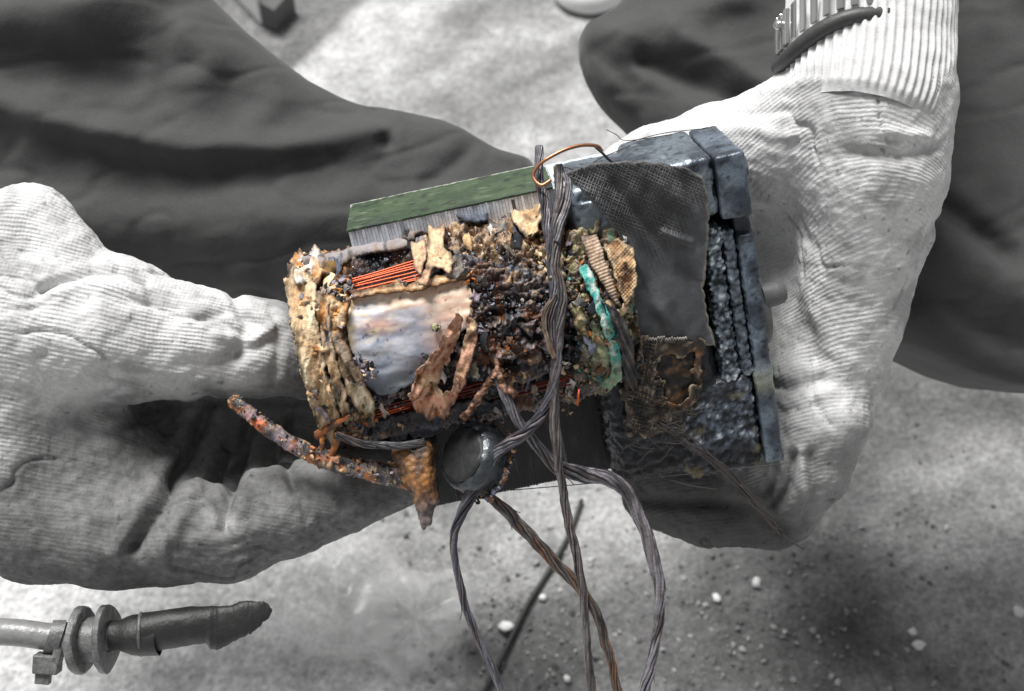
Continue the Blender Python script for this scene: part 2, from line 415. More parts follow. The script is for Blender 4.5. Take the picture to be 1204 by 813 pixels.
SHEATH = mat('cable_sheath', base=(0.20, 0.20, 0.20), rough=0.36, spec=0.5, noise=[(300, 0.2)], bump=[(700, 0.0002, 3)])
GROM = mat('grommet_rubber', base=(0.13, 0.13, 0.13), rough=0.45, noise=[(250, 0.5), (1200, .3)], bump=[(800, 0.0003, 3)])
SLEEVE = mat('shrink_sleeve', base=(0.02, 0.02, 0.02), rough=0.55, noise=[(400, 0.3)], bump=[(900, 0.0002, 3)])
CONC = mat('concrete', use_col=True, rough=0.9, spec=0.2, noise=[(40, 0.2), (150, .3), (330, 0.4)], bump=[(300, 0.0022, 5), (60, 0.002, 3)])
GRIT = mat('grit_grains', use_col=True, rough=0.85, spec=0.2)
WHITE = mat('white_plastic', base=(0.78, 0.78, 0.78), rough=0.5, noise=[(60, 0.06)], bump=[(90, 0.0006, 2)])
DARKEDGE = mat('dark_grey_edge', base=(0.10, 0.10, 0.10), rough=0.6, noise=[(100, 0.2)])
STEEL = mat('bright_steel', base=(0.62, 0.62, 0.62), rough=0.22, metal=0.9, noise=[(300, 0.08)])
STRAPM = mat('dark_strap', base=(0.05, 0.05, 0.05), rough=0.5, noise=[(400, 0.2)], bump=[(900, 0.0001, 2)])
SKIN = mat('skin', base=(0.3, 0.3, 0.3), rough=0.55, noise=[(200, 0.1)], bump=[(900, 0.0001, 3)])
FIBRE = mat('scorched_fibre', base=(0.035, 0.03, 0.028), rough=0.7)
pm = mat('clear_plastic', base=(0.9, 0.9, 0.9), rough=0.12, spec=0.6); PETM = pm
pm.node_tree.nodes['Principled BSDF'].inputs['Alpha'].default_value = 0.17
PETB = mat('cloudy_plastic', base=(0.85, 0.85, 0.85), rough=0.15, spec=0.6); PETB.node_tree.nodes['Principled BSDF'].inputs['Alpha'].default_value = 0.34

# palette (albedo)
CH = np.array([.010, .011, .015]); BG = np.array([.10, .11, .145]); BR = np.array([.10, .042, .018]); RU = np.array([.42, .13, .025]); OR = np.array([.66, .27, .06])
TAN = np.array([.50, .32, .17]); CR = np.array([.70, .52, .32]); WH = np.array([.75, .72, .68]); GT = np.array([.27, .22, .18]); VE = np.array([.10, .50, .42]); PK = np.array([.60, .33, .22]); OL = np.array([.28, .28, .14])
MG = np.array([.30, .24, .28])

# ================================================================== THE GROUND
def build_ground():
    xs = np.concatenate([[-8, -4, -2, -1.2], np.linspace(-0.75, 0.75, 300), [1.2, 2, 4, 8]])
    ys = np.concatenate([[-8, -4, -1.5], np.linspace(-0.35, 0.95, 280), [1.5, 2.5, 4, 8]])
    X, Y = np.meshgrid(xs, ys, indexing='ij'); P = np.stack([X.ravel(), Y.ravel(), np.zeros(X.size)], 1)
    cpt = (P - CAM) @ RX / S; ok = cpt[:, 2] < -200; px = np.full(len(P), 602.); py = np.full(len(P), 400.)
    a, b = proj(cpt[ok]); px[ok] = a; py[ok] = b
    n1 = fbm(P, 9, 4); n2 = fbm(P, 40, 4, off=5)
    g = 0.28 + 0.08 * n1
    g = g + (0.84 - g) * (1 - sstep(330, 640, px + 40 * n1 - (py - 740) * 0.6)) * sstep(380, 560, py)  # overexposed brightness of the left side put into the concrete colour
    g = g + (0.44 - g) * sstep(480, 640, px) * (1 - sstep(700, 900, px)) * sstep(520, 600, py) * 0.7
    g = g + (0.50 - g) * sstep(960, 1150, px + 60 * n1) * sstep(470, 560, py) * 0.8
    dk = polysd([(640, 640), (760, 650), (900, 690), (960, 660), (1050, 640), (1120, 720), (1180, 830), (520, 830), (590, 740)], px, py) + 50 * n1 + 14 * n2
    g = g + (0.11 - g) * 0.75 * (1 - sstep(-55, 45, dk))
    g = g + (0.10 - g) * 0.7 * (1 - sstep(-30, 60, polysd([(1020, 400), (1230, 400), (1230, 500), (1120, 510), (1030, 480)], px, py) + 25 * n1))  # shade of the right trouser leg painted on the concrete
    # lighter worn streaks and the slab joint at the top
    top = 1 - sstep(230, 330, py)
    st = fbm(np.stack([P[:, 0] * 0.78 + P[:, 1] * 0.62, (P[:, 0] * -0.62 + P[:, 1] * 0.78) * 6, P[:, 2]], 1), 5, 3, off=9)
    g = g + (0.37 + 0.2 * st - g) * top * 0.85
    dl = (px - 350) * 0.69 + (py - 75) * 0.72        # across the joint
    g = g + (0.20 - g) * top * (1 - sstep(-4, 2, dl)) * 0.85
    g = g + (0.58 - g) * top * sstep(0, 6, dl) * (1 - sstep(60, 110, dl + 15 * n1)) * 0.8
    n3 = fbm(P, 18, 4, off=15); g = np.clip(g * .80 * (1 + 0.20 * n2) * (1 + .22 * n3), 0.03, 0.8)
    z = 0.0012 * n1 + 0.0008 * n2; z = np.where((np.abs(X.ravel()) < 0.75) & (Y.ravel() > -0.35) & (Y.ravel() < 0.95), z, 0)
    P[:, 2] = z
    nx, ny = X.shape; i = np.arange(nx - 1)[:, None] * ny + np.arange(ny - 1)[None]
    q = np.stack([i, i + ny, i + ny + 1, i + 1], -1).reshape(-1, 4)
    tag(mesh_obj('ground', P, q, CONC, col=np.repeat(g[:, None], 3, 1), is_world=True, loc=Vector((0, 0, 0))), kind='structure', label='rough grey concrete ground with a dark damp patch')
    # loose grit
    n = 2600; px = rng.uniform(430, 1230, n); py = rng.uniform(470, 830, n)
    wgt = (1 - sstep(-40, 90, polysd([(640, 640), (760, 650), (900, 690), (960, 660), (1050, 640), (1120, 720), (1180, 830), (520, 830), (590, 740)], px, py))) + 0.16
    k = rng.random(n) < wgt; G = ground(px[k], py[k]); sz = 0.0005 + 0.0013 * rng.random(k.sum()) ** 3
    G[:, 2] += sz * 0.2
    c = np.repeat((0.12 + 0.3 * rng.random(k.sum()) ** 1.6)[:, None], 3, 1)
    V, T, C_ = rocks(G, np.tile([0, 0, 1.], (len(G), 1)), sz, c)
    tag(mesh_obj('grit', V, T, GRIT, col=C_, is_world=True, smooth=False), kind='stuff', label='loose sandy grit scattered over the concrete')
    PL = ['white pebble alone on the damp patch below the right glove', 'tiny white pebble left of the larger one on the damp patch', 'upper of two white pebbles lying together at the lower right', 'lower and larger of two white pebbles lying together at the lower right', 'white pebble on the concrete beside the starred bottle base', 'white pebble between the hanging leads', 'smallest white pebble near the bottom edge between the leads', 'tiny white pebble on the clear concrete under the right trouser leg', 'white pebble at the far right edge of the concrete']
    for i, (x, y, r) in enumerate([(889, 686, .0052), (842, 705, .0042), (1072, 745, .0056), (1077, 761, .0074), (596, 739, .0070), (638, 705, .006), (667, 800, .0046), (1112, 623, .0045), (1196, 722, .006)]):
        gp = ground(np.array([x]), np.array([y])); gp[:, 2] += r * 0.4
        V, T, C_ = rocks(gp, np.array([[0, 0, 1.]]), np.array([r * 0.5]), np.array([[.78, .78, .78]]), jit=0.3, flat=.6)
        tag(mesh_obj('pebble', V, T, GRIT, col=C_, is_world=True), PL[i], 'pebble', 'white pebbles on the concrete')
build_ground()

# thin wire lying on the concrete
wp = ground(np.array([684, 672, 655, 640, 622, 600, 585, 566.]), np.array([588, 622, 655, 680, 708, 752, 784, 822.]), 0.003)
V, q, t = sweep(catmull(wp, 40), 0.0013, 8)
tag(mesh_obj('thin_wire', V, [q, t], SLEEVE, is_world=True), 'thin dark wire lying on the concrete behind the dangling leads', 'wire')

# white things at the top edge
def lathe(prof, sides, org, axis):
    axis = np.asarray(axis, float); axis /= np.linalg.norm(axis); u = np.cross(axis, [0.31, 0.2, 0.93]); u /= np.linalg.norm(u); v = np.cross(axis, u)
    a = np.linspace(0, 2 * np.pi, sides, endpoint=False); n = len(prof)
    V = np.array([org + axis * h + r * (math.cos(t) * u + math.sin(t) * v) for h, r in prof for t in a])
    i = np.arange(n - 1)[:, None] * sides; j = np.arange(sides)[None]; j2 = (j + 1) % sides
    q = np.stack([i + j, i + j2, i + sides + j2, i + sides + j], -1).reshape(-1, 4)
    return V, q
gp = ground(np.array([692.]), np.array([-5.]))[0]
V, q = lathe([(0, .001), (0, .024), (.004, .0285), (.010, .0285), (.017, .024), (.021, .014), (.022, .001)], 40, gp, (0, 0, 1))
tag(mesh_obj('white_dish', V, q, WHITE, is_world=True, sharp=40), 'white rounded plastic dish on the ground at the top edge, beside the trousers', 'dish')
b0 = ground(np.array([250, 308, 330, 275.]), np.array([-30, 32, 8, -55.]))
b1 = b0.copy(); b1[:, 2] = 0.028; b0[:, 2] = 0.0
e = empty('white_box', Vector(b0.mean(0)), 'white box with a dark end lying beside the knee at the top edge', 'box')
V = np.vstack([b0, b1]); q = np.array([[0, 3, 2, 1], [4, 5, 6, 7], [0, 1, 5, 4], [1, 2, 6, 5], [2, 3, 7, 6], [3, 0, 4, 7]])
o = mesh_obj('box_body', V, q, WHITE, e, is_world=True, smooth=False); bevel_obj(o, 8)
ce = b1[[1, 2]].mean(0); dv = b1[2] - b1[1]; dv /= np.linalg.norm(dv); o1 = np.cross(dv, [0, 0, 1])
if o1 @ (b1[1] - b1[0]) < 0: o1 = -o1
A = b0[1] + o1 * .002; B_ = b0[2] + o1 * .002
V = np.array([A, B_, B_ + [0, 0, .024], A + [0, 0, .024], A + o1 * .012, B_ + o1 * .012, B_ + o1 * .012 + [0, 0, .02], A + o1 * .012 + [0, 0, .02]])
mesh_obj('end_cap', V, np.array([[0, 1, 2, 3], [4, 7, 6, 5], [0, 4, 5, 1], [3, 2, 6, 7], [0, 3, 7, 4], [1, 5, 6, 2]]), DARKEDGE, e, is_world=True, smooth=False)

# crushed clear bottle on the ground
def bottle():
    g0 = ground(np.array([490.]), np.array([748.]))[0]
    e = empty('plastic_bottle', Vector(g0), 'crushed clear plastic bottle with a starred base lying on the pale concrete', 'bottle')
    nrm = np.array([0.12, -0.42, 0.9]); nrm /= np.linalg.norm(nrm); u = np.cross([0, 1, 0.2], nrm); u /= np.linalg.norm(u); v = np.cross(nrm, u)
    R_ = 0.031; nr, na = 26, 120; r = np.linspace(0, 1, nr)[:, None]; a = np.linspace(0, 2 * np.pi, na, endpoint=False)[None]
    star = np.cos(5 * a) * 0.5 + 0.5
    h = 0.015 * np.sin(np.pi * np.clip(r, 0, 1)) * star ** 1.3 - 0.014 * np.clip((r - 0.72) / 0.28, 0, 1) ** 2 + 0.003 * (1 - r)
    rr = R_ * r * (1 + 0.12 * np.sin(2 * a + 1) + .08 * np.sin(3 * a) + .05 * np.sin(7 * a + 2) * r)
    P = g0 + np.array([0, 0, 0.02]) + (rr * np.cos(a))[..., None] * u + (rr * np.sin(a))[..., None] * v + h[..., None] * nrm
    i = np.arange(nr - 1)[:, None] * na; j = np.arange(na)[None]; j2 = (j + 1) % na
    q = np.stack([i + j, i + j2, i + na + j2, i + na + j], -1).reshape(-1, 4)
    mesh_obj('bottle_base', P.reshape(-1, 3), q, PETB, e, is_world=True)
    # crumpled flattened body towards the upper left
    pa = ground(np.array([455, 425, 398, 372, 350, 335.]), np.array([722, 708, 694, 682, 676, 672.]), 0.016)
    rad = np.array([.030, .034, .037, .036, .030, .014])
    C_ = catmull(pa, 50); rd = np.interp(np.linspace(0, 5, 50), range(6), rad)
    V, q, t = sweep(C_, rd, 48, flat=1.0, cap=False)
    V[:, 2] = 0.004 + np.clip(V[:, 2] - 0.016 + .03, 0, 9) * 0.55
    V += (0.006 * fbm(V, 45, 3))[:, None] * np.array([.4, .3, 1.0]); V[:, 2] = np.maximum(V[:, 2], .0015)
    mesh_obj('bottle_body', V, q, PETM, e, is_world=True)
    # screw neck ring
    V, q, t = sweep(np.array([ground(np.array([352 + 44 * math.cos(k)]), np.array([690 + 58 * math.sin(k)]), .018)[0] for k in np.linspace(0, 2 * math.pi, 40)]), .0022, 8, cap=False)
    mesh_obj('moulded_ring', V, q, PETM, e, is_world=True)
bottle()

# ================================================================== THE PERSON
person = empty('person', Wd(640, 120, -420), 'person in dark trousers and soiled white knitted gloves, holding up the burnt motor', 'person')
def inflate(name, poly, w0, T, Rr, folds, h=4.5, rough_px=10.0, slope=(0, 0)):
    P = np.asarray(poly, float); sc = (F - w0) / F
    pc = np.stack([(P[:, 0] - 602) * sc, (406.5 - P[:, 1]) * sc], 1)
    lo = np.array([*(pc.min(0) - 15), -F + w0 - T - 20]); hi = np.array([*(pc.max(0) + 15), -F + w0 + T + 20])
    fld = Field(lo, hi, h); n = fld.n
    X, Y = np.meshgrid(lo[0] + h * np.arange(n[0]), lo[1] + h * np.arange(n[1]), indexing='ij')
    d = -polysd(pc, X.ravel(), Y.ravel()).reshape(X.shape)
    hh = np.where(d > 0, T * np.sqrt(np.maximum(1 - (1 - np.clip(d / Rr, 0, 1)) ** 2, 0)), d)
    z = lo[2] + h * np.arange(n[2])
    fld.G[:] = np.abs(z[None, None] + F - w0) - hh[:, :, None]
    V, q = fld.mesh(); V = laplace(V, q, 8, .5)
    px, py = proj(V); N = vnormals(V, q); front = sstep(-0.1, 0.5, N[:, 2])
    dz = rough_px * fbm(V, 0.006, 3) * front
    for pts, wd, am in folds:
        dl = linedist(pts, px, py); dz = dz + am * np.exp(-(dl / wd) ** 2) * front
    p2 = np.stack([V[:, 0] * .35 + V[:, 1] * .5, V[:, 1] - .3 * V[:, 0], V[:, 2] * 0], 1)
    dz = dz - 3 * np.exp(-(fbm(p2, .007, 3, off=3) / .09) ** 2) * front + 1.2 * fbm(p2, .03, 3, off=9) * front          # small creases
    V[:, 2] += dz
    V[:, 2] += (slope[0] * (px - P[:, 0].mean()) + slope[1] * np.clip(py - 20, 0, 600)) * front
    V = laplace(V, q, 2, .4)
    return mesh_obj(name, V, q, CLOTH, person)
inflate('trouser_leg', [(-330, -260), (150, -260), (215, -60), (250, 0), (283, 32), (318, 62), (362, 95), (400, 115), (424, 124), (445, 126), (480, 133), (520, 142), (545, 152), (566, 165), (585, 176), (600, 180), (622, 186), (650, 230), (640, 330), (560, 400), (380, 380), (200, 345), (60, 345), (-330, 380)],
        -330, 110, 150,
        [([(-60, 110), (0, 125), (100, 152), (220, 176), (330, 173), (400, 160), (452, 150)], 18, 22), ([(-60, 190), (80, 205), (240, 215), (400, 206), (520, 194), (640, 205)], 34, -13),
         ([(-60, 70), (80, 85), (220, 110), (330, 130), (420, 118), (500, 80)], 34, -12), ([(440, 128), (460, 150), (455, 165)], 9, -16),
         ([(-50, 20), (60, 25), (130, 5)], 40, 26), ([(150, 0), (160, 40), (150, 80)], 30, -7), ([(225, 40), (250, 70), (235, 100)], 26, 18), ([(300, 140), (330, 120)], 18, 10),
         ([(560, 165), (535, 190), (500, 215)], 9, -8), ([(585, 178), (610, 185), (620, 200)], 8, 12), ([(-50, 270), (200, 270), (400, 255)], 40, 14)])
inflate('trouser_leg', [(738, -220), (742, -10), (722, 12), (690, 28), (680, 48), (681, 72), (688, 95), (700, 118), (716, 138), (735, 155), (790, 240), (880, 340), (1000, 405), (1048, 424), (1090, 444), (1130, 456), (1180, 461), (1400, 465), (1400, -220)],
        -440, 130, 190,
        [([(790, 40), (850, 75), (915, 120)], 16, 20), ([(760, 75), (830, 110), (900, 150)], 16, -20), ([(740, 30), (800, 20), (870, 0)], 20, 14), ([(700, 60), (740, 100)], 14, -10),
         ([(1070, 235), (1100, 262), (1150, 305)], 16, -34), ([(1080, 300), (1150, 345), (1260, 390)], 30, 16), ([(1130, 20), (1140, 200)], 30, 14), ([(1040, 330), (1120, 390), (1250, 420)], 26, -18)], slope=(0.0, 0.38))

def glove_attrs(V, px, py, f):
    pass
def build_glove_a():
    A = Field(np.array([-880, -330, -1505 - 210]), np.array([-90, 215, -1505 + 150]), 3.0)
    A.chain([(-260, 430, 0, 120), (-90, 425, 0, 122), (20, 390, 5, 112), (130, 388, 10, 84), (225, 405, 0, 63), (300, 412, -20, 58), (390, 420, -55, 50)], 24)
    A.chain([(-60, 330, 5, 78), (35, 265, 14, 47)], 30); A.chain([(35, 265, 14, 45), (75, 300, 15, 44)], 20)
    A.chain([(-90, 480, -20, 118), (0, 510, -15, 106), (42, 580, -20, 86)], 36)
    A.chain([(-20, 528, -30, 78), (48, 608, 0, 73), (130, 626, 12, 62), (200, 628, 14, 56), (270, 627, 8, 53), (345, 598, -2, 50), (400, 578, -14, 46), (450, 560, -30, 41), (520, 540, -60, 36)], 22)
    A.chain([(20, 540, -40, 92), (110, 555, -34, 80), (160, 580, -40, 64)], 26)          # palm
    A.chain([(225, 560, -96, 50), (205, 612, -40, 46)], 12)                              # base of the middle finger
    A.chain([(200, 530, -150, 66), (300, 525, -165, 60), (460, 520, -175, 52)], 12); A.chain([(190, 478, -150, 60), (430, 478, -175, 56)], 12)   # fingers deep in the fist
    A.chain([(318, 520, -118, 24), (306, 575, -60, 26)], 10)
    V, q = A.mesh(); V = laplace(V, q, 3, .5); N = vnormals(V, q); px, py = proj(V)
    d = 2.2 * fbm(V, 0.022, 4) + 1.0 * fbm(V, 0.09, 3, off=3)
    wr = lambda pts, wd, am: am * np.exp(-(linedist(pts, px, py) / wd) ** 2)
    d += wr([(246, 478), (222, 530), (196, 580), (156, 645)], 7, -17) + wr([(222, 490), (196, 545), (166, 600), (135, 650)], 13, 9) + wr([(262, 500), (236, 560), (206, 620), (190, 650)], 12, 8)
    d += wr([(296, 486), (280, 545), (268, 585), (262, 622)], 7, -15) + wr([(312, 500), (300, 550), (284, 590)], 11, 8) + wr([(340, 490), (336, 540), (346, 575)], 7, -10)
    d += wr([(130, 505), (180, 490), (240, 476), (345, 474)], 6, -7)
    d += wr([(50, 338), (75, 325), (105, 317), (140, 316), (172, 330)], 5, -13) + wr([(60, 345), (110, 335), (165, 345)], 9, 6)
    d += wr([(235, 375), (275, 365), (310, 380)], 6, -5) + wr([(255, 395), (300, 400), (320, 385)], 6, 5) + wr([(275, 345), (290, 380), (280, 420)], 7, -6)
    d += wr([(210, 430), (270, 425), (320, 400)], 8, -5) + wr([(120, 440), (200, 455), (240, 440)], 10, -5) + wr([(318, 360), (330, 400), (322, 450)], 6, -4)
    d += wr([(230, 640), (275, 630), (330, 610)], 10, 3) + wr([(255, 590), (262, 620), (275, 640)], 5, -5) + wr([(350, 570), (362, 610)], 5, -4) + wr([(395, 560), (405, 600)], 6, -4)
    cr = np.exp(-(fbm(np.stack([V[:, 0] * .55 + V[:, 1] * .35, V[:, 1], V[:, 2]], 1), .011, 3, off=57) / .05) ** 2); d -= 4.0 * cr * sstep(.0, .4, fbm(V, .008, 2, off=59) + .15)
    ang = (px + 0.7 * py); d += 1.6 * np.sin(ang / 9 + 3 * pn(V, .01)) * np.exp(-((px - 300) / 40) ** 2 - ((py - 400) / 60) ** 2)
    V = V + N * d[:, None]
    n1 = fbm(V, 0.013, 4); n2 = fbm(V, 0.12, 3, off=8)
    coat_shade = sstep(-25, 30, (py - 470) + 0.0 * px + 30 * n1 - 0.45 * np.clip(150 - px, 0, 400)) # palm coating plus painted underside shade on the lower fingers
    coat_shade = np.maximum(coat_shade, .8 * sstep(270, 360, px + 45 * n1))
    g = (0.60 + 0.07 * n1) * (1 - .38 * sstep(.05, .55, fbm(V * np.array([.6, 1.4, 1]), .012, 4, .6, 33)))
    g = g + (0.155 + 0.05 * n2 - g) * coat_shade
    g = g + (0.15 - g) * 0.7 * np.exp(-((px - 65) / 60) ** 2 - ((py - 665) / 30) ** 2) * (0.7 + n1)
    g = g + (0.16 - g) * 0.55 * sstep(150, 300, px) * sstep(440, 480, py) * (1 - sstep(540, 600, py))  # shade of the hollow between thumb and fingers put into the colour
    g = g * (1 - 0.22 * sstep(0.1, 0.6, fbm(V, 0.02, 3, off=20))) * (1 - 0.5 * sstep(.72, .85, fbm(V, .11, 2, off=24)))
    g = g + (0.6 - g) * 0.7 * np.exp(-((px - 262) / 14) ** 2 - ((py - 612) / 10) ** 2)
    course = V[:, 1] * 0.93 + V[:, 0] * 0.10 - 0.35 * V[:, 2] + 6 * pn(V, .008) + 1.6 * pn(V, .03, 3)
    gl = tag(mesh_obj('glove', V, q, GLOVE, person, col=np.repeat(np.clip(g, .03, .8)[:, None], 3, 1), attrs={'course': course, 'knit': (1 - 0.65 * coat_shade) * (.4 + .6 * sstep(-.6, .35, fbm(V, .02, 3, off=45))), 'wale': V[:, 0] - .1 * V[:, 1] + 3 * pn(V, .02)}), label='dirty glove with its thumb and curled forefinger round the winding end')
    return gl
build_glove_a()

def build_glove_b():
    B = Field(np.array([40, -290, -1505 - 260]), np.array([600, 350, -1505 + 150]), 3.0)
    B.chain([(1022, 60, -20, 88), (1022, 120, -10, 94), (1020, 200, -22, 88), (1010, 290, -50, 70), (994, 360, -80, 66), (978, 430, -100, 66)], 24)
    B.chain([(972, 420, -104, 62), (956, 490, -92, 66), (936, 545, -104, 62), (922, 562, -114, 57), (850, 560, -150, 47), (770, 550, -160, 44)], 9)     # forefinger bent round the lower corner
    B.chain([(950, 190, -70, 60), (930, 280, -140, 56), (935, 400, -160, 56)], 34)
    B.chain([(985, 140, -10, 78), (905, 172, -50, 62), (835, 190, -85, 58), (775, 200, -108, 48), (735, 205, -120, 36)], 30)
    B.chain([(965, 490, -130, 60), (908, 585, -150, 58), (838, 592, -160, 51), (775, 578, -168, 45)], 8)
    B.chain([(960, 330, -130, 60), (940, 450, -150, 60)], 30)
    # bunched knit at the wrist side
    B.chain([(1040, 200, 0, 40), (1082, 214, -16, 26)], 18); B.chain([(1060, 246, -16, 26), (1086, 246, -28, 17)], 12); B.chain([(1040, 280, -24, 26), (1077, 280, -40, 20)], 14)
    B.chain([(1050, 228, 30, 5), (1104, 231, -4, 5)], 8, cut=True); B.chain([(1042, 263, 14, 4), (1100, 265, -22, 5)], 8, cut=True)
    # finger creases near the lower corner
    V, q = B.mesh(); V = laplace(V, q, 3, .5); N = vnormals(V, q); px, py = proj(V)
    d = 2.2 * fbm(V, 0.02, 4) + 1.0 * fbm(V, 0.09, 3, off=3)
    wr = lambda pts, wd, am: am * np.exp(-(linedist(pts, px, py) / wd) ** 2)
    d += wr([(925, 625), (890, 600), (840, 592), (760, 590)], 9, -7) + wr([(932, 535), (927, 575), (908, 600)], 6, -14) + wr([(914, 535), (902, 580)], 5, -10) + wr([(952, 535), (962, 580), (950, 612)], 7, -9) + wr([(943, 530), (946, 575)], 6, 7) + wr([(885, 448), (920, 456), (965, 446)], 8, -13) + wr([(890, 470), (930, 474), (975, 462)], 9, 6) + wr([(905, 270), (925, 340), (955, 420)], 16, -10)
    d += wr([(900, 110), (950, 95), (1010, 92)], 8, 4) + wr([(760, 140), (850, 135), (930, 130)], 6, -4) + wr([(1000, 180), (1060, 185), (1100, 175)], 8, -6) + wr([(1040, 155), (1090, 160)], 7, 5)
    d += wr([(905, 490), (960, 470), (1010, 450)], 14, -3) + wr([(930, 330), (990, 420), (1000, 500)], 16, 3) + wr([(830, 160), (870, 150), (930, 160)], 8, 4)
    cr = np.exp(-(fbm(np.stack([V[:, 0], V[:, 1] * .6 + V[:, 0] * .3, V[:, 2]], 1), .010, 3, off=67) / .05) ** 2); d -= 4.5 * cr * sstep(.0, .4, fbm(V, .008, 2, off=69) + .15)
    V = V + N * d[:, None]
    n1 = fbm(V, 0.013, 4); n2 = fbm(V, 0.12, 3, off=8)
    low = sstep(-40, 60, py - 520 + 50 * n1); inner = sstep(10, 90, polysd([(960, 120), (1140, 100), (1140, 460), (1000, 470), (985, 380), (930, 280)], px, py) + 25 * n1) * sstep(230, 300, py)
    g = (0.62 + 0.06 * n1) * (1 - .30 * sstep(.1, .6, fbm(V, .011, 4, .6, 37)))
    g = g + (0.20 - g) * np.maximum(low * .9, 0.75 * inner)  # dirt plus painted shade beside the motor and on the lower fingers
    g = g + (0.05 - g) * 0.85 * sstep(556, 585, py - 0.25 * (px - 900) + 10 * n1) * (1 - sstep(910, 960, px - .4 * (py - 600)))  # underside shade below the motor, with some dirt, put into the colour
    g = g * (1 - 0.16 * sstep(0.1, 0.6, fbm(V, 0.02, 3, off=20))) * (1 - 0.5 * sstep(.72, .85, fbm(V, .11, 2, off=24)))
    course = V[:, 1] * 0.9 + V[:, 0] * (-0.12) - 0.4 * V[:, 2] + 0.0016 * (V[:, 0] - 350) ** 2 * sstep(0, 1, (300 - py) / 120) + 10 * pn(V, .006) + 1.8 * pn(V, .028, 3)
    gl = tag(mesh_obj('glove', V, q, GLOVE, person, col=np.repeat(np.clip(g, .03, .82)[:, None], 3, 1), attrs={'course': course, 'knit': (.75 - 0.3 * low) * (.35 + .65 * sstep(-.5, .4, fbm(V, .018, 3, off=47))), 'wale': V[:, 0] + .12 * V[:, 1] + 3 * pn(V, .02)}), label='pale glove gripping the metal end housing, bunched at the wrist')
    # ribbed cuff
    P = catmull(Q([1024, 1023, 1022, 1020, 1016, 1010], [-60, 0, 40, 80, 120, 150], [-30, -24, -18, -10, 2, 10]), 90); T_, N_, B_ = frames(P)
    sides = 330; a = np.linspace(0, 2 * np.pi, sides, endpoint=False); R_ = np.interp(np.linspace(0, 1, 90), [0, .3, .6, .8, .93, 1], [97, 97, 97, 96.5, 93, 86])
    rib = 1.7 * (np.sign(np.cos(a * 58)) * np.abs(np.cos(a * 58)) ** 0.6)
    Pq = np.repeat(P, sides, 0)
    r = (R_[:, None] + rib[None] * (1 - sstep(.9, 1, np.linspace(0, 1, 90)))[:, None]).ravel()
    V = Pq + r[:, None] * (np.cos(np.tile(a, 90))[:, None] * np.repeat(N_, sides, 0) + np.sin(np.tile(a, 90))[:, None] * np.repeat(B_, sides, 0))
    V += (2.6 * fbm(V, 0.02, 3))[:, None] * (V - Pq) / r[:, None]
    i = np.arange(89)[:, None] * sides; j = np.arange(sides)[None]; j2 = (j + 1) % sides
    q = np.stack([i + j, i + j2, i + sides + j2, i + sides + j], -1).reshape(-1, 4)
    g = 0.62 + 0.06 * np.tile(np.cos(a * 58), 90) + 0.08 * fbm(V, .02, 3)
    mesh_obj('cuff', V, q, CUFF, gl, col=np.repeat(g[:, None], 3, 1))
    return gl
gb = build_glove_b()
P = catmull(Q([1034, 1030, 1026, 1023], [-330, -200, -60, 30], [-60, -50, -30, -22]), 30)
V, q, t = sweep(P, np.linspace(100, 84, 30), 40); mesh_obj('forearm', V, [q, t], SKIN, person)

# wrist watch above the cuff
wt = empty('wristwatch', Wd(990, 0, -20), 'silver link wristwatch on a dark band, worn above the ribbed glove cuff', 'watch')
wa = np.linspace(math.radians(170), math.radians(372), 60)
def wpt(an, r, dy): return Q(1022 + r * np.cos(an), 18 + dy - 0.0 * an + 62 * np.cos(an) * 0 + np.where(np.cos(an) < 0, 62 * np.cos(an) ** 2, -30 * np.cos(an) ** 2), -24 - r * np.sin(an) * 0.9)
V, q, t = sweep(wpt(wa, 106, 0), 9.5, 14, flat=1.0); mesh_obj('strap', V, [q, t], STRAPM, wt)
for k in range(22):
    an = math.radians(168 + 9.3 * k); c = wpt(np.array([an - .05, an + .05]), 108, -36)
    u = c[1] - c[0]; L = np.linalg.norm(u); u /= L; v = np.cross(u, [0, 0, 1]) if abs(u[2]) < .9 else np.cross(u, [1, 0, 0]); v /= np.linalg.norm(v); n = np.cross(u, v); m = c.mean(0)
    V = np.array([m + u * i * L * .48 + np.array([0, 1, 0]) * j * 22 + n * kk * 3.2 for i in (-1, 1) for j in (-1, 1) for kk in (-1, 1)])
    o = mesh_obj('link', V, np.array([[0, 1, 3, 2], [4, 6, 7, 5], [0, 4, 5, 1], [2, 3, 7, 6], [0, 2, 6, 4], [1, 5, 7, 3]]), STEEL, wt, smooth=False); bevel_obj(o, 2)
V, q = lathe([(-4, .5), (-4, 5), (0, 6), (4, 5), (4, .5)], 16, Q(915, 30, 10), (-1, .2, .5)); mesh_obj('pin', V, q, STEEL, wt)

# ================================================================== THE BURNT MOTOR
motor = empty('burnt_motor', Vector(world(M([[0, -205, -50]]))[0]), 'burnt electric motor with charred winding, torn gauze and blackened end housing', 'motor')
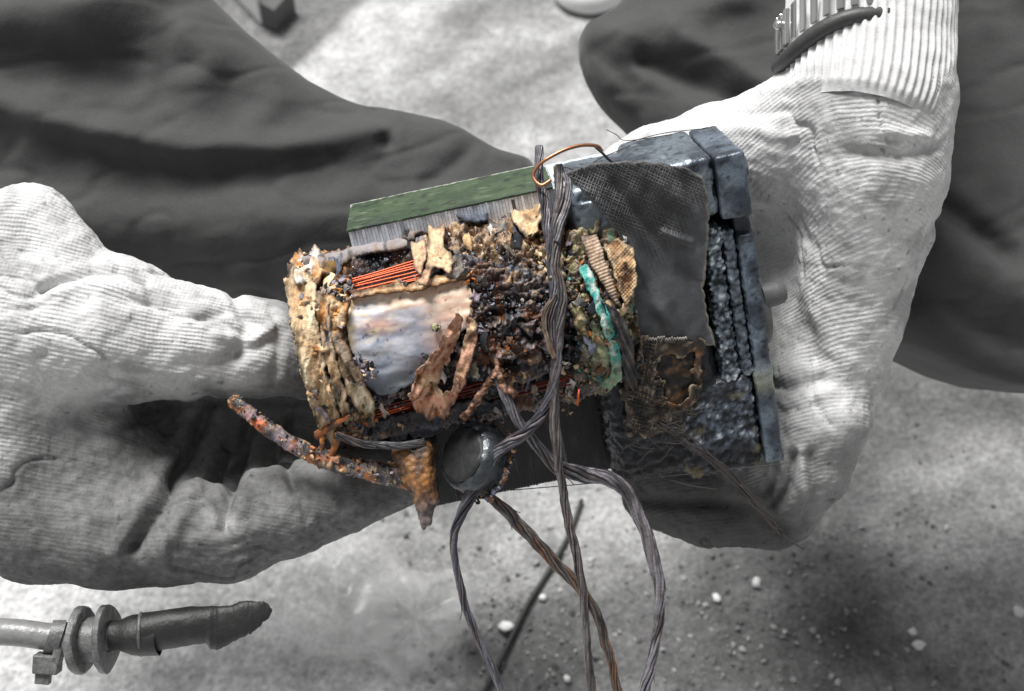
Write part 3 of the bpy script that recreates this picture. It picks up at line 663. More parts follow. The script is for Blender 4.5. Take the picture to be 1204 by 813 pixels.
# --- lamination stack: every sheet its own ridge
acc = Acc(); a0, a1, n = -197, 112, 84; da = (a1 - a0) / n
for k in range(n):
    j = rng.normal(size=3) * np.array([.25, .25, .55]); x0 = a0 + k * da
    V, q = box_m((x0 + .2, -208 + j[1], -110), (x0 + da - .35, 157 + j[1] * .5, 0 + j[2] * 0.9))
    # split in b so that soot can colour it
    bs = np.linspace(-208, 157, 24); rows = np.array([[[x0 + s * (da - .36) + .18, b + (j[1] if i in (0, 23) else 0), c] for (s, c) in ((0, j[2] * .6), (1, j[2] * .6), (1, -110), (0, -110))] for i, b in enumerate(bs)]).reshape(-1, 3)
    i = np.arange(23)[:, None] * 4; jj = np.arange(4)[None]; j2 = (jj + 1) % 4
    q = np.stack([i + jj, i + 4 + jj, i + 4 + j2, i + j2], -1).reshape(-1, 4); q = np.vstack([q, [[0, 1, 2, 3]], [[95, 94, 93, 92]]])
    Vc = M(rows); s = sstep(60, 110, rows[:, 1] + 18 * fbm(rows, .02, 3)); tone = .8 + .4 * rng.random()
    c = lerpc([.018, .018, .020], np.array([.70, .74, .81]) * tone, s); sp = sstep(.35, .6, fbm(rows, .07, 3, off=4)); c = lerpc(c, [.05, .05, .055], sp * .7)
    acc.add(Vc, q, col=c)
tag(acc.build('lamination_stack', LAMIN, motor, smooth=False), kind='stuff')
V, q = box_m((a0 + 1.2, -207.2, -109), (a1 - 1, 154, -.7)); mesh_obj('core', M(V), q, DARKEDGE, motor, smooth=False)
# --- green painted top face
def surf_top(u, v):
    p = M(np.stack([u, np.full(len(u), 158.5), v], 1)); return p, np.tile(EY, (len(u), 1))
V, q, u, v, sd = sheet([(-198.5, -111), (40, -111), (40, 0.8), (-198.5, 0.8)], surf_top, 1.6, lambda u, v, s: 0.8 + 0.25 * fbm(np.stack([u, v, u * 0], 1), .06, 3), 2.2, jag=1.0, jsc=.2)
p3 = np.stack([u, v, u * 0], 1); c = lerpc([.034, .060, .030], [.056, .086, .044], sstep(-.4, .5, fbm(p3, .03, 4)))
edge = sstep(-3.2, -1.2, sd + 1.6 * fbm(p3, .12, 3)) * sstep(-90, -106, v); c = lerpc(c, [.55, .58, .5], edge * .9)
c = lerpc(c, [.02, .025, .018], .8 * sstep(.3, .6, fbm(p3, .07, 4, off=7))); c = lerpc(c, [.16, .18, .14], .6 * sstep(.5, .7, fbm(p3 * np.array([.3, 1.5, 1]), .12, 3, off=17))); c = lerpc(c, CH * 2, .6 * sstep(-.05, .5, fbm(p3, .02, 3, off=27)) * sstep(-60, 0, v))
mesh_obj('painted_face', V, q, GREEN, motor, col=c, sharp=50)

# --- coil barrel
BB0, RB, RC = 20.0, 108.0, 92.0
def surf_coil(px, py):
    d = rays(px, py) @ MB; o = -M0 @ MB; o = np.broadcast_to(o, d.shape)
    ob, oc = o[:, 1] - BB0, o[:, 2]; A_ = (d[:, 1] / RB) ** 2 + (d[:, 2] / RC) ** 2; B_ = 2 * (ob * d[:, 1] / RB ** 2 + oc * d[:, 2] / RC ** 2); C_ = (ob / RB) ** 2 + (oc / RC) ** 2 - 1
    D_ = np.maximum(B_ * B_ - 4 * A_ * C_, 0); t = (-B_ - np.sqrt(D_)) / (2 * A_)
    p = o + t[:, None] * d; n = np.stack([np.zeros(len(t)), (p[:, 1] - BB0) / RB ** 2, p[:, 2] / RC ** 2], 1); n /= np.linalg.norm(n, axis=1)[:, None]
    return M(p), n @ MB.T
FILMP = [(412, 352), (440, 346), (500, 338), (552, 330), (557, 352), (548, 385), (530, 405), (505, 432), (480, 452), (450, 462), (430, 452), (418, 425), (409, 395)]
COPP1 = [(408, 326), (430, 316), (492, 298), (500, 322), (460, 336), (412, 348)]
COPP2 = [(425, 482), (500, 462), (570, 445), (575, 462), (500, 480), (428, 498)]
CREAM = [(330, 298), (392, 296), (412, 322), (410, 360), (412, 420), (436, 470), (440, 500), (405, 522), (360, 500)]
TOPT = [(466, 300), (470, 262), (560, 250), (650, 232), (745, 262), (700, 312), (640, 330), (590, 300), (545, 300)]
RIGHT = [(664, 250), (720, 268), (752, 310), (745, 400), (728, 452), (668, 452), (690, 420), (668, 330)]
def coil_zone(px, py, P):
    nz = 9 * fbm(P, .05, 3)
    z = {k: 1 - sstep(-7, 7, polysd(v, px, py) + nz) for k, v in (('film', FILMP), ('c1', COPP1), ('c2', COPP2), ('cream', CREAM), ('top', TOPT), ('right', RIGHT))}
    return z
def pal(rr, n, cols, wts):
    i = rr.choice(len(cols), n, p=np.array(wts) / sum(wts)); c = np.array(cols)[i]; return c * (0.7 + 0.6 * rr.random((n, 1)))
def build_coil():
    na, nth = 400, 330
    a = np.linspace(-276, 99, na); th = np.linspace(math.radians(-112), math.radians(118), nth)
    A_, T_ = np.meshgrid(a, th, indexing='ij'); A_, T_ = A_.ravel(), T_.ravel()
    end = sstep(-232, -276, A_); taper = 1 - 0.05 * end - .02 * np.sin(A_ * .03)
    loc = np.stack([A_, BB0 + RB * np.sin(T_) * taper, RC * np.cos(T_) * taper], 1)
    nrm = np.stack([0 * A_, np.sin(T_) / RB, np.cos(T_) / RC], 1); nrm /= np.linalg.norm(nrm, axis=1)[:, None]
    P = M(loc); px, py = proj(P); z = coil_zone(px, py, loc)
    wl = loc + 5 * np.stack([fbm(loc, .05, 3, off=k) for k in (101, 111, 121)], 1) + 2.2 * np.stack([fbm(loc, .16, 2, off=k) for k in (131, 141, 151)], 1)
    w1, id1 = worley(wl * np.array([.75, 1, 1]), .085); w2, id2 = worley(wl, .19, 5); w3, id3 = worley(wl, .36, 9); f1 = fbm(loc, .016, 4); f2 = fbm(loc, .06, 4, .6, 4)
    f3 = fbm(loc, .035, 3, off=51); f4 = fbm(loc * np.array([.5, 1.2, 1.2]), .05, 3, off=61)
    k1 = sstep(-.3, .4, fbm(loc, .03, 3, off=71)); k2 = sstep(-.25, .35, fbm(loc, .045, 3, off=81))
    lay = fbm(loc * np.array([.45, 1, 1]), .05, 3, off=91); lay = np.floor(lay * 4) + sstep(.25, .75, lay * 4 - np.floor(lay * 4))
    crust = 6 * f1 + 5 * f2 + 2.4 * lay + 5 * k1 * (0.7 - w1) + 5 * k2 * (0.65 - w2) + 3 * (1 - k1) * (.6 - w3) - 6.5 * np.exp(-(f3 / .10) ** 2) - 4 * np.exp(-(f4 / .08) ** 2) + 2
    sm = np.clip(z['film'] + z['c1'] + z['c2'], 0, 1)
    disp = crust * (1 - .85 * sm) - 5 * z['film'] - 11 * z['c1'] - 9 * z['c2'] + 3 * z['top'] + 2 * z['right']
    V = loc + nrm * disp[:, None]
    # colour
    n = len(px); r1 = (id2 / 255.0); r2 = (id3 / 255.0); r0 = id1 / 255.0; hi = sstep(-1, 9, crust)
    c = np.tile(CH, (n, 1)); c = lerpc(c, BG * 1.6, hi * sstep(.3, .8, r2) * .8); c = lerpc(c, MG * .8, .6 * sstep(.1, .5, fbm(loc, .03, 3, off=43)) * hi)
    c = lerpc(c, BR * .9, sstep(-.05, .5, fbm(loc, .022, 3, off=3)) * .5); c = lerpc(c, RU * .4, sstep(.25, .6, fbm(loc, .035, 3, off=53)) * .6); c = lerpc(c, GT, hi * (r2 > .86) * .9); c = lerpc(c, RU * .5, (r2 < .02) * .8)
    c = lerpc(c, TAN, sstep(.25, .6, fbm(loc, .05, 3, off=31)) * hi * .7)
    tmix = sstep(-.5, .4, fbm(loc, .07, 3, off=11)); tc = lerpc(BR * .8, TAN, tmix); tc = lerpc(tc, CR, (r2 > .75) * hi); tc = lerpc(tc, CH, sstep(.15, .5, fbm(loc, .06, 3, off=17)) * .85)
    c = c * (1 - .8 * z['top'][:, None]) + tc * .8 * z['top'][:, None]
    rc = lerpc(GT, OL, tmix); rc = lerpc(rc, TAN, (r2 > .7) * .8); rc = lerpc(rc, CH, sstep(.0, .4, fbm(loc, .07, 3, off=19)) * .8); rc = lerpc(rc, VE, .55 * sstep(.3, .6, fbm(loc, .05, 3, off=23)))
    c = c * (1 - .75 * z['right'][:, None]) + rc * .75 * z['right'][:, None]
    cc = lerpc(BR, CR, sstep(-.6, .2, fbm(loc, .05, 3, off=27))); cc = lerpc(cc, OR, sstep(.2, .5, fbm(loc, .06, 3, off=29)) * .8); cc = lerpc(cc, CH, sstep(.1, .4, fbm(loc, .05, 4, off=37)) * .9)
    c = c * (1 - .9 * z['cream'][:, None]) + cc * .9 * z['cream'][:, None]
    dk = np.clip(z['c1'] + z['c2'], 0, 1)[:, None]; c = c * (1 - .85 * dk) + CH * .85 * dk
    i = np.arange(na - 1)[:, None] * nth + np.arange(nth - 1)[None]; q = np.stack([i, i + 1, i + nth + 1, i + nth], -1).reshape(-1, 4)
    # closed left and right ends
    V = np.vstack([V, [[-266, BB0, 10]], [[99, BB0, 10]]]); c = np.vstack([c, [CH, CH]]); m = na * nth; k = np.arange(nth - 1)
    t = np.concatenate([np.stack([np.full(nth - 1, m), k + 1, k], 1), np.stack([np.full(nth - 1, m + 1), (na - 1) * nth + k, (na - 1) * nth + k + 1], 1)])
    return mesh_obj('winding_coil', M(V), [q, t], CHAR, motor, col=c)
coil = build_coil()
def coilsheet(name, poly, off, thick, colf, m, step=1.5, jag=2.5, seed=0.0, parent=motor, holes=(), jsc=.12):
    V, q, u, v, sd = sheet(poly, surf_coil, step, off, thick, jag, holes, seed, jsc)
    return mesh_obj(name, V, q, m, parent, col=colf(u, v, sd, np.stack([u, v, np.full(len(u), seed)], 1)))
# glossy slot film
def film_off(u, v, s): p = np.stack([u, v * 2.2, u * 0], 1); return 3 + 2.4 * fbm(p, .018, 2) + .5 * fbm(p, .05, 2) + .8 * np.sin((v + .28 * u) / 6 + 2 * pn(p, .02)) * np.exp(-((v - 385) / 30) ** 2) + 3 * np.exp(-(s / 5) ** 2)
def film_col(u, v, s, p):
    ps = np.stack([u * .45 + v * .1, v - .0 + .22 * u, u * 0], 1); n1 = fbm(ps, .05, 4); n2 = fbm(ps, .12, 3, off=4)
    c = lerpc([.19, .22, .29], [.47, .48, .53], sstep(-.5, .5, n1)); pk = sstep(378, 352, v - .30 * np.maximum(u - 490, 0) - .05 * (u - 480) + 12 * n1); c = lerpc(c, lerpc([.62, .40, .28], [.74, .58, .44], sstep(-.3, .4, n2)), pk * .95)
    c = lerpc(c, [.70, .40, .30], .8 * np.exp(-((u - 447) / 22) ** 2 - ((v - 383) / 9) ** 2)); c = lerpc(c, [.74, .62, .42], .8 * sstep(.05, .5, n2) * np.exp(-((u - 440) / 30) ** 2 - ((v - 375) / 28) ** 2))
    c = lerpc(c, [.6, .42, .33], .7 * np.exp(-((u - 520) / 22) ** 2 - ((v - 395) / 22) ** 2)); c = lerpc(c, [.08, .10, .11], .85 * sstep(425, 450, v + .3 * (u - 460) + 8 * n1))
    c = lerpc(c, [.5, .38, .2], .8 * sstep(424, 412, u + 6 * n1)); return lerpc(c, CH, .7 * sstep(.62, .8, fbm(p + 7.3, .21, 3, off=9)))
coilsheet('insulation_film', FILMP, film_off, 2.0, film_col, FILM, 1.5, 3.0)
# exposed copper turns, one tube each
def turns(name, p0, p1, q0, q1, n, r, m, off=-6, jit=1.4):
    for k in range(n):
        t = (k + .5) / n; s = np.linspace(0, 1, 16)
        x0 = p0[0] + (q0[0] - p0[0]) * t + rng.normal() * 3; y0 = p0[1] + (q0[1] - p0[1]) * t; x1 = p1[0] + (q1[0] - p1[0]) * t + rng.normal() * 3; y1 = p1[1] + (q1[1] - p1[1]) * t
        x = x0 + (x1 - x0) * s; y = y0 + (y1 - y0) * s + 1.0 * np.sin(s * 3 + k) * jit * .6
        P, N = surf_coil(x, y); P = P + N * (off + (k % 2) * 1.4 + rng.normal() * jit * .6)
        V, q, t_ = sweep(P, r, 7); mesh_obj('copper_wire', V, [q, t_], m, motor)
turns('c', (410, 324), (500, 298), (412, 348), (502, 328), 10, 1.15, COPPER, -4)
turns('c', (426, 484), (572, 446), (428, 498), (574, 462), 6, 1.2, COPPER_DARK, -3)
turns('c', (600, 452), (668, 438), (602, 464), (668, 450), 5, 1.0, COPPER_DARK, 4)
turns('c', (425, 489), (480, 476), (426, 495), (482, 482), 2, 1.3, COPPER, -1)
P = catmull(Q([681, 680, 679], [458, 466, 477], [88, 90, 86]), 10); V, q, t = sweep(P, 1.3, 7); tag(mesh_obj('copper_wire', V, [q, t], COPPER, motor), label='short red wire end sticking out below the crust')

def papercol(base, lo, hi, dark=.45, edge=None, seed=0, st=(1, 1)):
    def f(u, v, s, p):
        p = p * np.array([st[0], st[1], 1]) + 3.3
        c = lerpc(lo, hi, sstep(-.6, .5, fbm(p, .05, 4, off=seed))); c = lerpc(c, base, sstep(-.1, .5, fbm(p, .1, 3, off=seed + 5)) * .7)
        c = lerpc(c, CH * 1.5, dark * sstep(.2, .5, fbm(p, .11, 3, off=seed + 9)))
        if edge is not None: c = lerpc(c, edge, sstep(-5, -1.5, s) * .8)
        c = lerpc(c, BR * .7, .40 * sstep(.2, .6, fbm(p, .06, 4, off=seed + 15))); c = lerpc(c, CH * 1.4, .75 * sstep(-4.5, -.5, s + 2.5 * fbm(p, .09, 3, off=seed + 21) - 1))
        return c * (1 + .35 * fbm(p, .3, 2, off=seed))[:, None]
    return f
def crump(b, am, sc=.05, edge=0.0, seed=0.0, tilt=(0, 0), c0=(0, 0)):
    return lambda u, v, s: b + am * fbm(np.stack([u, v, np.full(len(u), seed)], 1), sc * .7, 4, .5) + 1.2 * (.6 - worley(np.stack([u, v, np.full(len(u), seed * 7.7)], 1), .14)[0]) + edge * np.exp(-(s / 5) ** 2) + tilt[0] * (u - c0[0]) + tilt[1] * (v - c0[1])
def strip_off(b, seed): return lambda u, v, s: b + 4.5 * fbm(np.stack([u * 1.3 + v * .25, v * .3, np.full(len(u), seed * 3.1)], 1), .06, 3, .5) + 1.1 * fbm(np.stack([u, v, np.full(len(u), seed * 1.7)], 1), .16, 2) + 3.5 * np.exp(-(s / 3.5) ** 2)
# paper rim of the left end
coilsheet('paper_rim', [(339, 348), (347, 322), (366, 330), (380, 352), (377, 392), (384, 430), (394, 462), (404, 500), (396, 520), (380, 505), (366, 470), (354, 432), (345, 390)], strip_off(7, 1), 3, papercol(CR * 1.15, TAN, [.82, .68, .46], .45, None, 1, (1.3, .35)), PAPER, 1.3, 3)
coilsheet('paper_strip', [(374, 345), (388, 348), (392, 400), (402, 440), (414, 480), (410, 500), (400, 478), (388, 440), (380, 395)], strip_off(9, 2), 2.4, papercol(GT, BG * 1.2, TAN, .8, CR, 2, (1.8, .6)), PAPER, 1.4, 3, 2)
coilsheet('paper_strip', [(399, 402), (412, 412), (424, 438), (440, 466), (440, 492), (424, 484), (408, 456), (399, 428)], strip_off(7, 3), 2.4, papercol(CR * 1.1, [.5, .38, .22], [.8, .72, .55], .4, TAN, 3, (1.4, .7)), PAPER, 1.4, 2, 3)
coilsheet('paper_strip', [(392, 388), (402, 392), (416, 420), (428, 440), (420, 444), (404, 420), (392, 402)], crump(15, 4, .08, 0, 4), 3.5, papercol(GT, BR * 1.5, GT, .5, TAN, 4), PAPER, 1.4, 2, 4)
coilsheet('paper_flake', [(384, 352), (398, 356), (412, 362), (410, 382), (396, 396), (382, 386), (376, 372)], crump(13, 8, .09, 2, 5), 3, papercol(TAN, OR * .7, CR, .6, OR * .8, 5), PAPER, 1.4, 4, 5)
coilsheet('paper_flake', [(345, 318), (356, 308), (376, 306), (392, 312), (390, 330), (374, 340), (360, 336), (352, 344)], crump(9, 9, .09, 2, 6), 3, papercol(CR, OR * .8, WH, .7, None, 6), PAPER, 1.4, 4, 6)
# rolled edge over the copper
def roll_col(u, v, s, p):
    c = lerpc([.22, .12, .03], [.30, .27, .27], sstep(316, 304, v + (u - 420) * .20 + 6 * fbm(p, .06, 3))); return lerpc(c, CH, .7 * sstep(.15, .5, fbm(p, .1, 3, off=3)))
coilsheet('rolled_edge', [(352, 312), (380, 306), (405, 302), (440, 293), (472, 287), (500, 284), (500, 292), (474, 297), (440, 302), (418, 308), (402, 318), (388, 332), (374, 330)], lambda u, v, s: 8 + 5 * np.clip(-s / 6, 0, 1) + 1.3 * fbm(np.stack([u, v, u * 0], 1), .04, 3), 3, roll_col, PAPER, 1.3, 1.6, 7)
coilsheet('paper_lip', [(413, 347), (450, 341), (470, 336), (480, 341), (500, 330), (552, 320), (556, 330), (510, 340), (486, 348), (470, 346), (415, 356)], crump(9, 4, .07, 2, 8), 2.5, papercol(CR, GT, CR, .35, OR * .6, 8), PAPER, 1.3, 2.5, 8)
# tan crumpled flake across the copper
coilsheet('paper_flake', [(486, 297), (503, 294), (503, 312), (498, 332), (491, 326)], crump(13, 4, .09, 2, 9), 2.4, papercol(CR, PK * .9, CR, .25, None, 9), PAPER, 1.3, 2, 9)
coilsheet('paper_flake', [(510, 286), (528, 283), (527, 304), (538, 316), (530, 330), (514, 322), (504, 344), (495, 340), (505, 318)], crump(18, 7, .08, 2, 10), 2.6, papercol(CR, PK * .9, CR, .3, None, 10), PAPER, 1.3, 2.5, 10)
coilsheet('paper_flake', [(528, 312), (545, 310), (547, 326), (536, 334), (524, 330)], crump(15, 6, .1, 0, 11), 2.4, papercol(GT, GT, WH * .7, .4, None, 11), PAPER, 1.3, 2.5, 11)
# pink torn flap in two lobes
def pink_col(u, v, s, p):
    c = lerpc(PK * .85, PK * 1.3, sstep(-.6, .5, fbm(p, .06, 4))); c = lerpc(c, CR, sstep(.1, .5, fbm(p, .04, 3, off=4)) * .7); c = lerpc(c, RU * .6, sstep(.25, .5, fbm(p, .09, 3, off=8)) * .7); ps = np.stack([u * .5 + v * .9, (u * .85 + v * .5) * 3, u * 0], 1); c = lerpc(c, BR * .6, .7 * sstep(.15, .5, fbm(ps, .05, 3, off=16))); c = lerpc(c, CH * 1.5, .6 * sstep(-3.5, -.5, s + 2 * fbm(p, .1, 3, off=19) - .8)); return lerpc(c, CH, .5 * sstep(.45, .6, fbm(p, .14, 3, off=12)))
coilsheet('torn_flap', [(478, 452), (488, 432), (500, 420), (514, 404), (530, 378), (538, 368), (545, 372), (538, 398), (524, 424), (512, 446), (520, 452), (536, 436), (540, 448), (524, 468), (504, 476), (488, 474)], lambda u, v, s: 17 + 7 * fbm(np.stack([u, v, u * 0], 1), .07, 4) - 8 * np.exp(-((u - 522 + (v - 420) * .55) / 7) ** 2) + 4 * np.exp(-(s / 4) ** 2), 4, pink_col, PAPER, 1.3, 3, 12)
coilsheet('torn_flap', [(530, 448), (536, 425), (545, 398), (551, 372), (562, 380), (560, 400), (552, 420), (545, 442), (534, 458)], crump(15, 5, .08, 3, 13), 3, pink_col, PAPER, 1.3, 2.5, 13)
# tan flakes along the top crust
for k, (poly, b) in enumerate([([(600, 262), (622, 252), (640, 250), (640, 272), (628, 290), (612, 284)], 14), ([(470, 282), (486, 268), (503, 270), (506, 284), (490, 292), (474, 294)], 11), ([(533, 262), (556, 266), (580, 262), (574, 276), (552, 278), (538, 272)], 16), ([(662, 258), (676, 246), (690, 252), (706, 272), (700, 286), (684, 276)], 13), ([(690, 246), (704, 250), (712, 266), (700, 268)], 17), ([(640, 300), (660, 300), (664, 326), (646, 330)], 9), ([(705, 360), (716, 380), (722, 402), (708, 392)], 11), ([(668, 350), (684, 356), (690, 392), (676, 384)], 8), ([(575, 270), (598, 268), (600, 282), (580, 288)], 12), ([(515, 258), (532, 256), (536, 268), (520, 272)], 15)]):
    cols = [(CR, TAN, CR), (GT, BR, GT), (BG, BG * .5, BG * 1.4), (TAN, OL, CR), (CR, TAN, WH * .9), (OL, GT, CR), (OL, OL * .6, VE), (GT, OL, TAN), (BG, BG * .7, GT), (TAN, GT, OR)][k]
    coilsheet('paper_flake', poly, crump(b, 8, .09, 2, 20 + k), 2.6, papercol(*cols, .45, None, 20 + k), PAPER, 1.4, 4, 20 + k)
# woven tape and green corroded strip at the right end
def tape_off(u, v, s): return 17 + .7 * np.sin((v * .93 + u * .35) * 2 * np.pi / 3.4) + 2 * fbm(np.stack([u, v, u * 0], 1), .04, 3)
coilsheet('woven_tape', [(684, 288), (702, 283), (708, 300), (722, 340), (730, 360), (718, 352), (704, 330), (692, 312)], tape_off, 3, papercol([.50, .36, .26], [.40, .28, .2], [.58, .44, .32], .12, None, 30), PAPER, .9, 1.2, 30)
coilsheet('woven_tape', [(708, 284), (728, 286), (744, 298), (748, 322), (744, 346), (734, 358), (726, 340), (714, 306)], lambda u, v, s: 13 + .9 * np.sin(u * 2 * np.pi / 4.2) * np.sin(v * 2 * np.pi / 4.2) + 3 * fbm(np.stack([u, v, u * 0], 1), .05, 3), 3, papercol(TAN, BR * 1.6, TAN, .6, CR, 31), PAPER, .9, 2.5, 31)
def green_col(u, v, s, p):
    c = lerpc([.06, .36, .33], [.16, .55, .44], sstep(-.5, .5, fbm(p, .07, 4))); c = lerpc(c, WH, .9 * np.exp(-((u - (694 + (v - 330) * .31)) / 3.2) ** 2) * sstep(-.4, .1, fbm(p, .12, 3, off=3))); c = lerpc(c, OL, .7 * sstep(400, 440, v + 10 * fbm(p, .05, 3, off=5))); return lerpc(c, CH * 2, .7 * sstep(.3, .5, fbm(p, .12, 3, off=6)))
coilsheet('corroded_strip', [(678, 318), (690, 314), (698, 330), (703, 345), (712, 362), (722, 385), (728, 410), (727, 430), (714, 445), (706, 442), (716, 424), (711, 395), (702, 368), (692, 346)], crump(14, 4, .06, 2, 32), 4, green_col, PAPER, 1.2, 2.5, 32)
coilsheet('corroded_strip', [(694, 372), (704, 380), (713, 405), (714, 425), (704, 434), (694, 425), (692, 400)], crump(11, 5, .08, 2, 33), 3, papercol(OL, GT, [.30, .36, .22], .5, None, 33), PAPER, 1.3, 3, 33)
coilsheet('charred_wrap', [(706, 352), (722, 360), (738, 380), (742, 410), (748, 440), (752, 480), (742, 478), (736, 450), (728, 415), (722, 385)], lambda u, v, s: 17 + 2.2 * np.sin((u * .9 - v * .43) * 2 * np.pi / 6.5) + 2 * fbm(np.stack([u, v, u * 0], 1), .06, 3), 3, papercol([.09, .08, .08], CH * 2, [.13, .12, .11], .3, None, 34), TAR, 1.1, 3, 34)
# charred lower bundle
coilsheet('charred_wrap', [(424, 500), (470, 484), (520, 476), (560, 466), (600, 470), (600, 486), (560, 492), (520, 500), (470, 510), (430, 516)], lambda u, v, s: 6 + 3 * np.sin((v + .24 * u) * 2 * np.pi / 9 + 2 * pn(np.stack([u, v, u * 0], 1), .03)) + 4 * fbm(np.stack([u, v, u * 0], 1), .06, 3), 4, papercol(BG * .6, CH * 1.3, BG * .8, .4, None, 35), CHAR, 1.3, 4, 35)
# crumbs and flecks
def crumbs():
    rr = np.random.default_rng(11); acc = Acc()
    def put(px, py, size, cols, wts, lift=1.0):
        P, N = surf_coil(px, py); P = P + N * (lift * size)[:, None]; c = pal(rr, len(px), cols, wts)
        V, T, C_ = rocks(P, N, size, c, .5, .75, rr); acc.add(V, None, T, C_)
    n = 12000; px = rr.uniform(345, 745, n); py = rr.uniform(250, 505, n)
    inside = (polysd([(348, 316), (405, 306), (480, 276), (640, 246), (742, 275), (745, 350), (728, 455), (600, 490), (405, 512), (365, 470)], px, py) < 0)
    z = coil_zone(px, py, np.stack([px, py, px * 0], 1)); ok = inside & (np.clip(z['film'] * .9 + z['c1'] * 1.3 + z['c2'], 0, 1) < .7)
    chm = ok & (z['cream'] < .4) & (z['top'] < .4) & (z['right'] < .4)
    chm &= rr.random(n) < .15 + .85 * sstep(-.1, .4, fbm(np.stack([px, py, px * 0], 1), .022, 3, off=5))
    put(px[chm], py[chm], .4 + 1.9 * rr.random(chm.sum()) ** 3.2, [CH, BG, BG * 2.2, GT, BR, MG, WH * .7, RU], [30, 22, 26, 12, 8, 8, 9, .4], .9)
    m = ok & (z['top'] >= .4); put(px[m], py[m], .5 + 2.6 * rr.random(m.sum()) ** 2.2, [CH, BR, TAN, CR, GT, BG, RU], [18, 14, 24, 14, 16, 16, 4])
    m = ok & (z['right'] >= .4); put(px[m], py[m], .5 + 2.4 * rr.random(m.sum()) ** 2.2, [CH, GT, OL, TAN, VE, BR, CR], [26, 22, 16, 14, 6, 14, 6])
    m = ok & (z['cream'] >= .4) & (rr.random(n) < .12); put(px[m], py[m], .5 + 2.2 * rr.random(m.sum()) ** 2, [CH, OR, CR, BR, TAN, BG], [26, 8, 26, 16, 18, 8], 2.2)
    for (x, y, r, k, cols, wts) in [(402, 345, 17, 150, [CH, MG, BG, GT, CR, OR], [20, 20, 20, 15, 12, 8]), (425, 434, 17, 150, [CH, MG, BR, BG, CR, GT], [22, 22, 14, 14, 10, 10]), (394, 372, 14, 70, [OR, CR, RU, TAN], [3, 3, 1, 2]), (487, 277, 17, 90, [CH, MG, BR, RU, GT], [3, 3, 3, 1, 2]), (540, 272, 14, 60, [CH, BG, TAN, OR, GT], [3, 3, 2, 1, 2]), (372, 318, 18, 90, [CH, CR, OR, WH, BR], [4, 3, 2, 2, 2]), (420, 490, 24, 160, [CH, BR, RU, BG, TAN], [4, 4, 2, 2, 1]), (555, 330, 10, 40, [OR, CH, RU], [1, 3, 1]), (605, 405, 14, 50, [RU, OR, BR, CH, GT], [2, 1, 3, 3, 2]), (590, 440, 14, 60, [TAN, CR, PK, BR], [3, 1, 2, 2]), (655, 462, 26, 60, [CH, BR, CR, GT], [5, 3, 1, 1]), (515, 385, 5, 14, [BG, OL, CH], [2, 2, 1]), (500, 416, 4, 12, [OL, CH], [1, 1])]:
        ang = rr.uniform(0, 2 * np.pi, k); rad = r * np.sqrt(rr.random(k)); put(x + rad * np.cos(ang), y + rad * np.sin(ang) * .8, .8 + 2.5 * rr.random(k) ** 1.8, cols, wts, 3.4)
    tag(acc.build('char_crumbs', CHAR, motor, smooth=False), kind='stuff')
crumbs()
def scraps():
    rr = np.random.default_rng(21); acc = Acc(); n = 900; px = rr.uniform(340, 748, n); py = rr.uniform(248, 510, n); z = coil_zone(px, py, np.stack([px, py, px * 0], 1))
    w = np.maximum(np.maximum(.25 * z['cream'], .8 * z['top']), .7 * z['right']) + .12; w = w * (1 - z['film']) * (1 - z['c1'])
    ok = (polysd([(350, 318), (405, 308), (480, 280), (640, 254), (738, 278), (742, 350), (724, 450), (600, 482), (405, 508), (366, 468)], px, py) < 0) & (rr.random(n) < w * .7)
    for x, y, cz in zip(px[ok], py[ok], z['cream'][ok]):
        L = rr.uniform(3, 8.5) ; W_ = L * rr.uniform(.3, .8); an = rr.uniform(0, 6.28) if rr.random() < .5 else rr.normal(1.4, .4); g = np.linspace(-1, 1, 5); U, Vv = np.meshgrid(g, np.linspace(-1, 1, 4), indexing='ij'); U, Vv = U.ravel(), Vv.ravel()
        uu = U * L * (1 + .25 * rr.normal(size=20)); vv = Vv * W_ * (1 + .3 * rr.normal(size=20)); P, N = surf_coil(x + uu * math.cos(an) - vv * math.sin(an), y + uu * math.sin(an) + vv * math.cos(an))
        h = rr.uniform(5, 13) + rr.normal() * 2.5 * U + rr.normal() * 2 * Vv + rr.uniform(-4, 5) * U * U + rr.uniform(-2, 3) * Vv * Vv
        i = np.arange(4)[:, None] * 4 + np.arange(3)[None]; q = np.stack([i, i + 1, i + 5, i + 4], -1).reshape(-1, 4)
        c = pal(rr, 1, [CR, TAN, WH, CH, BG * 1.4, GT, OR * .8, BR, MG], [5, 5, 2.5, 6, 4, 4, 1, 3, 2])[0]
        T = P + N * h[:, None]; Bt = T - N * 1.1; o = np.array([0, 1, 2, 3, 7, 11, 15, 19, 18, 17, 16, 12, 8, 4]); o2 = np.roll(o, -1)
        acc.add(np.vstack([T, Bt]), np.vstack([q, q[:, ::-1] + 20, np.stack([o, o + 20, o2 + 20, o2], 1)]), None, np.vstack([np.tile(c, (20, 1)) * rr.uniform(.7, 1.2, (20, 1)), np.tile(c * .6, (20, 1))]))
    tag(acc.build('paper_scraps', PAPER, motor), kind='stuff')
scraps()
# navy scrap at the left end
P = catmull(Q([349, 345, 343, 344, 348], [326, 332, 340, 348, 353], [52, 50, 46, 44, 44]), 16); V, q, t = sweep(P, [3, 5, 6, 6.5, 6.5, 6.5, 6.5, 6.5, 6.5, 6.5, 6.5, 6.5, 6, 5, 4, 2], 10); mesh_obj('blue_scrap', V, [q, t], BLUE, motor)

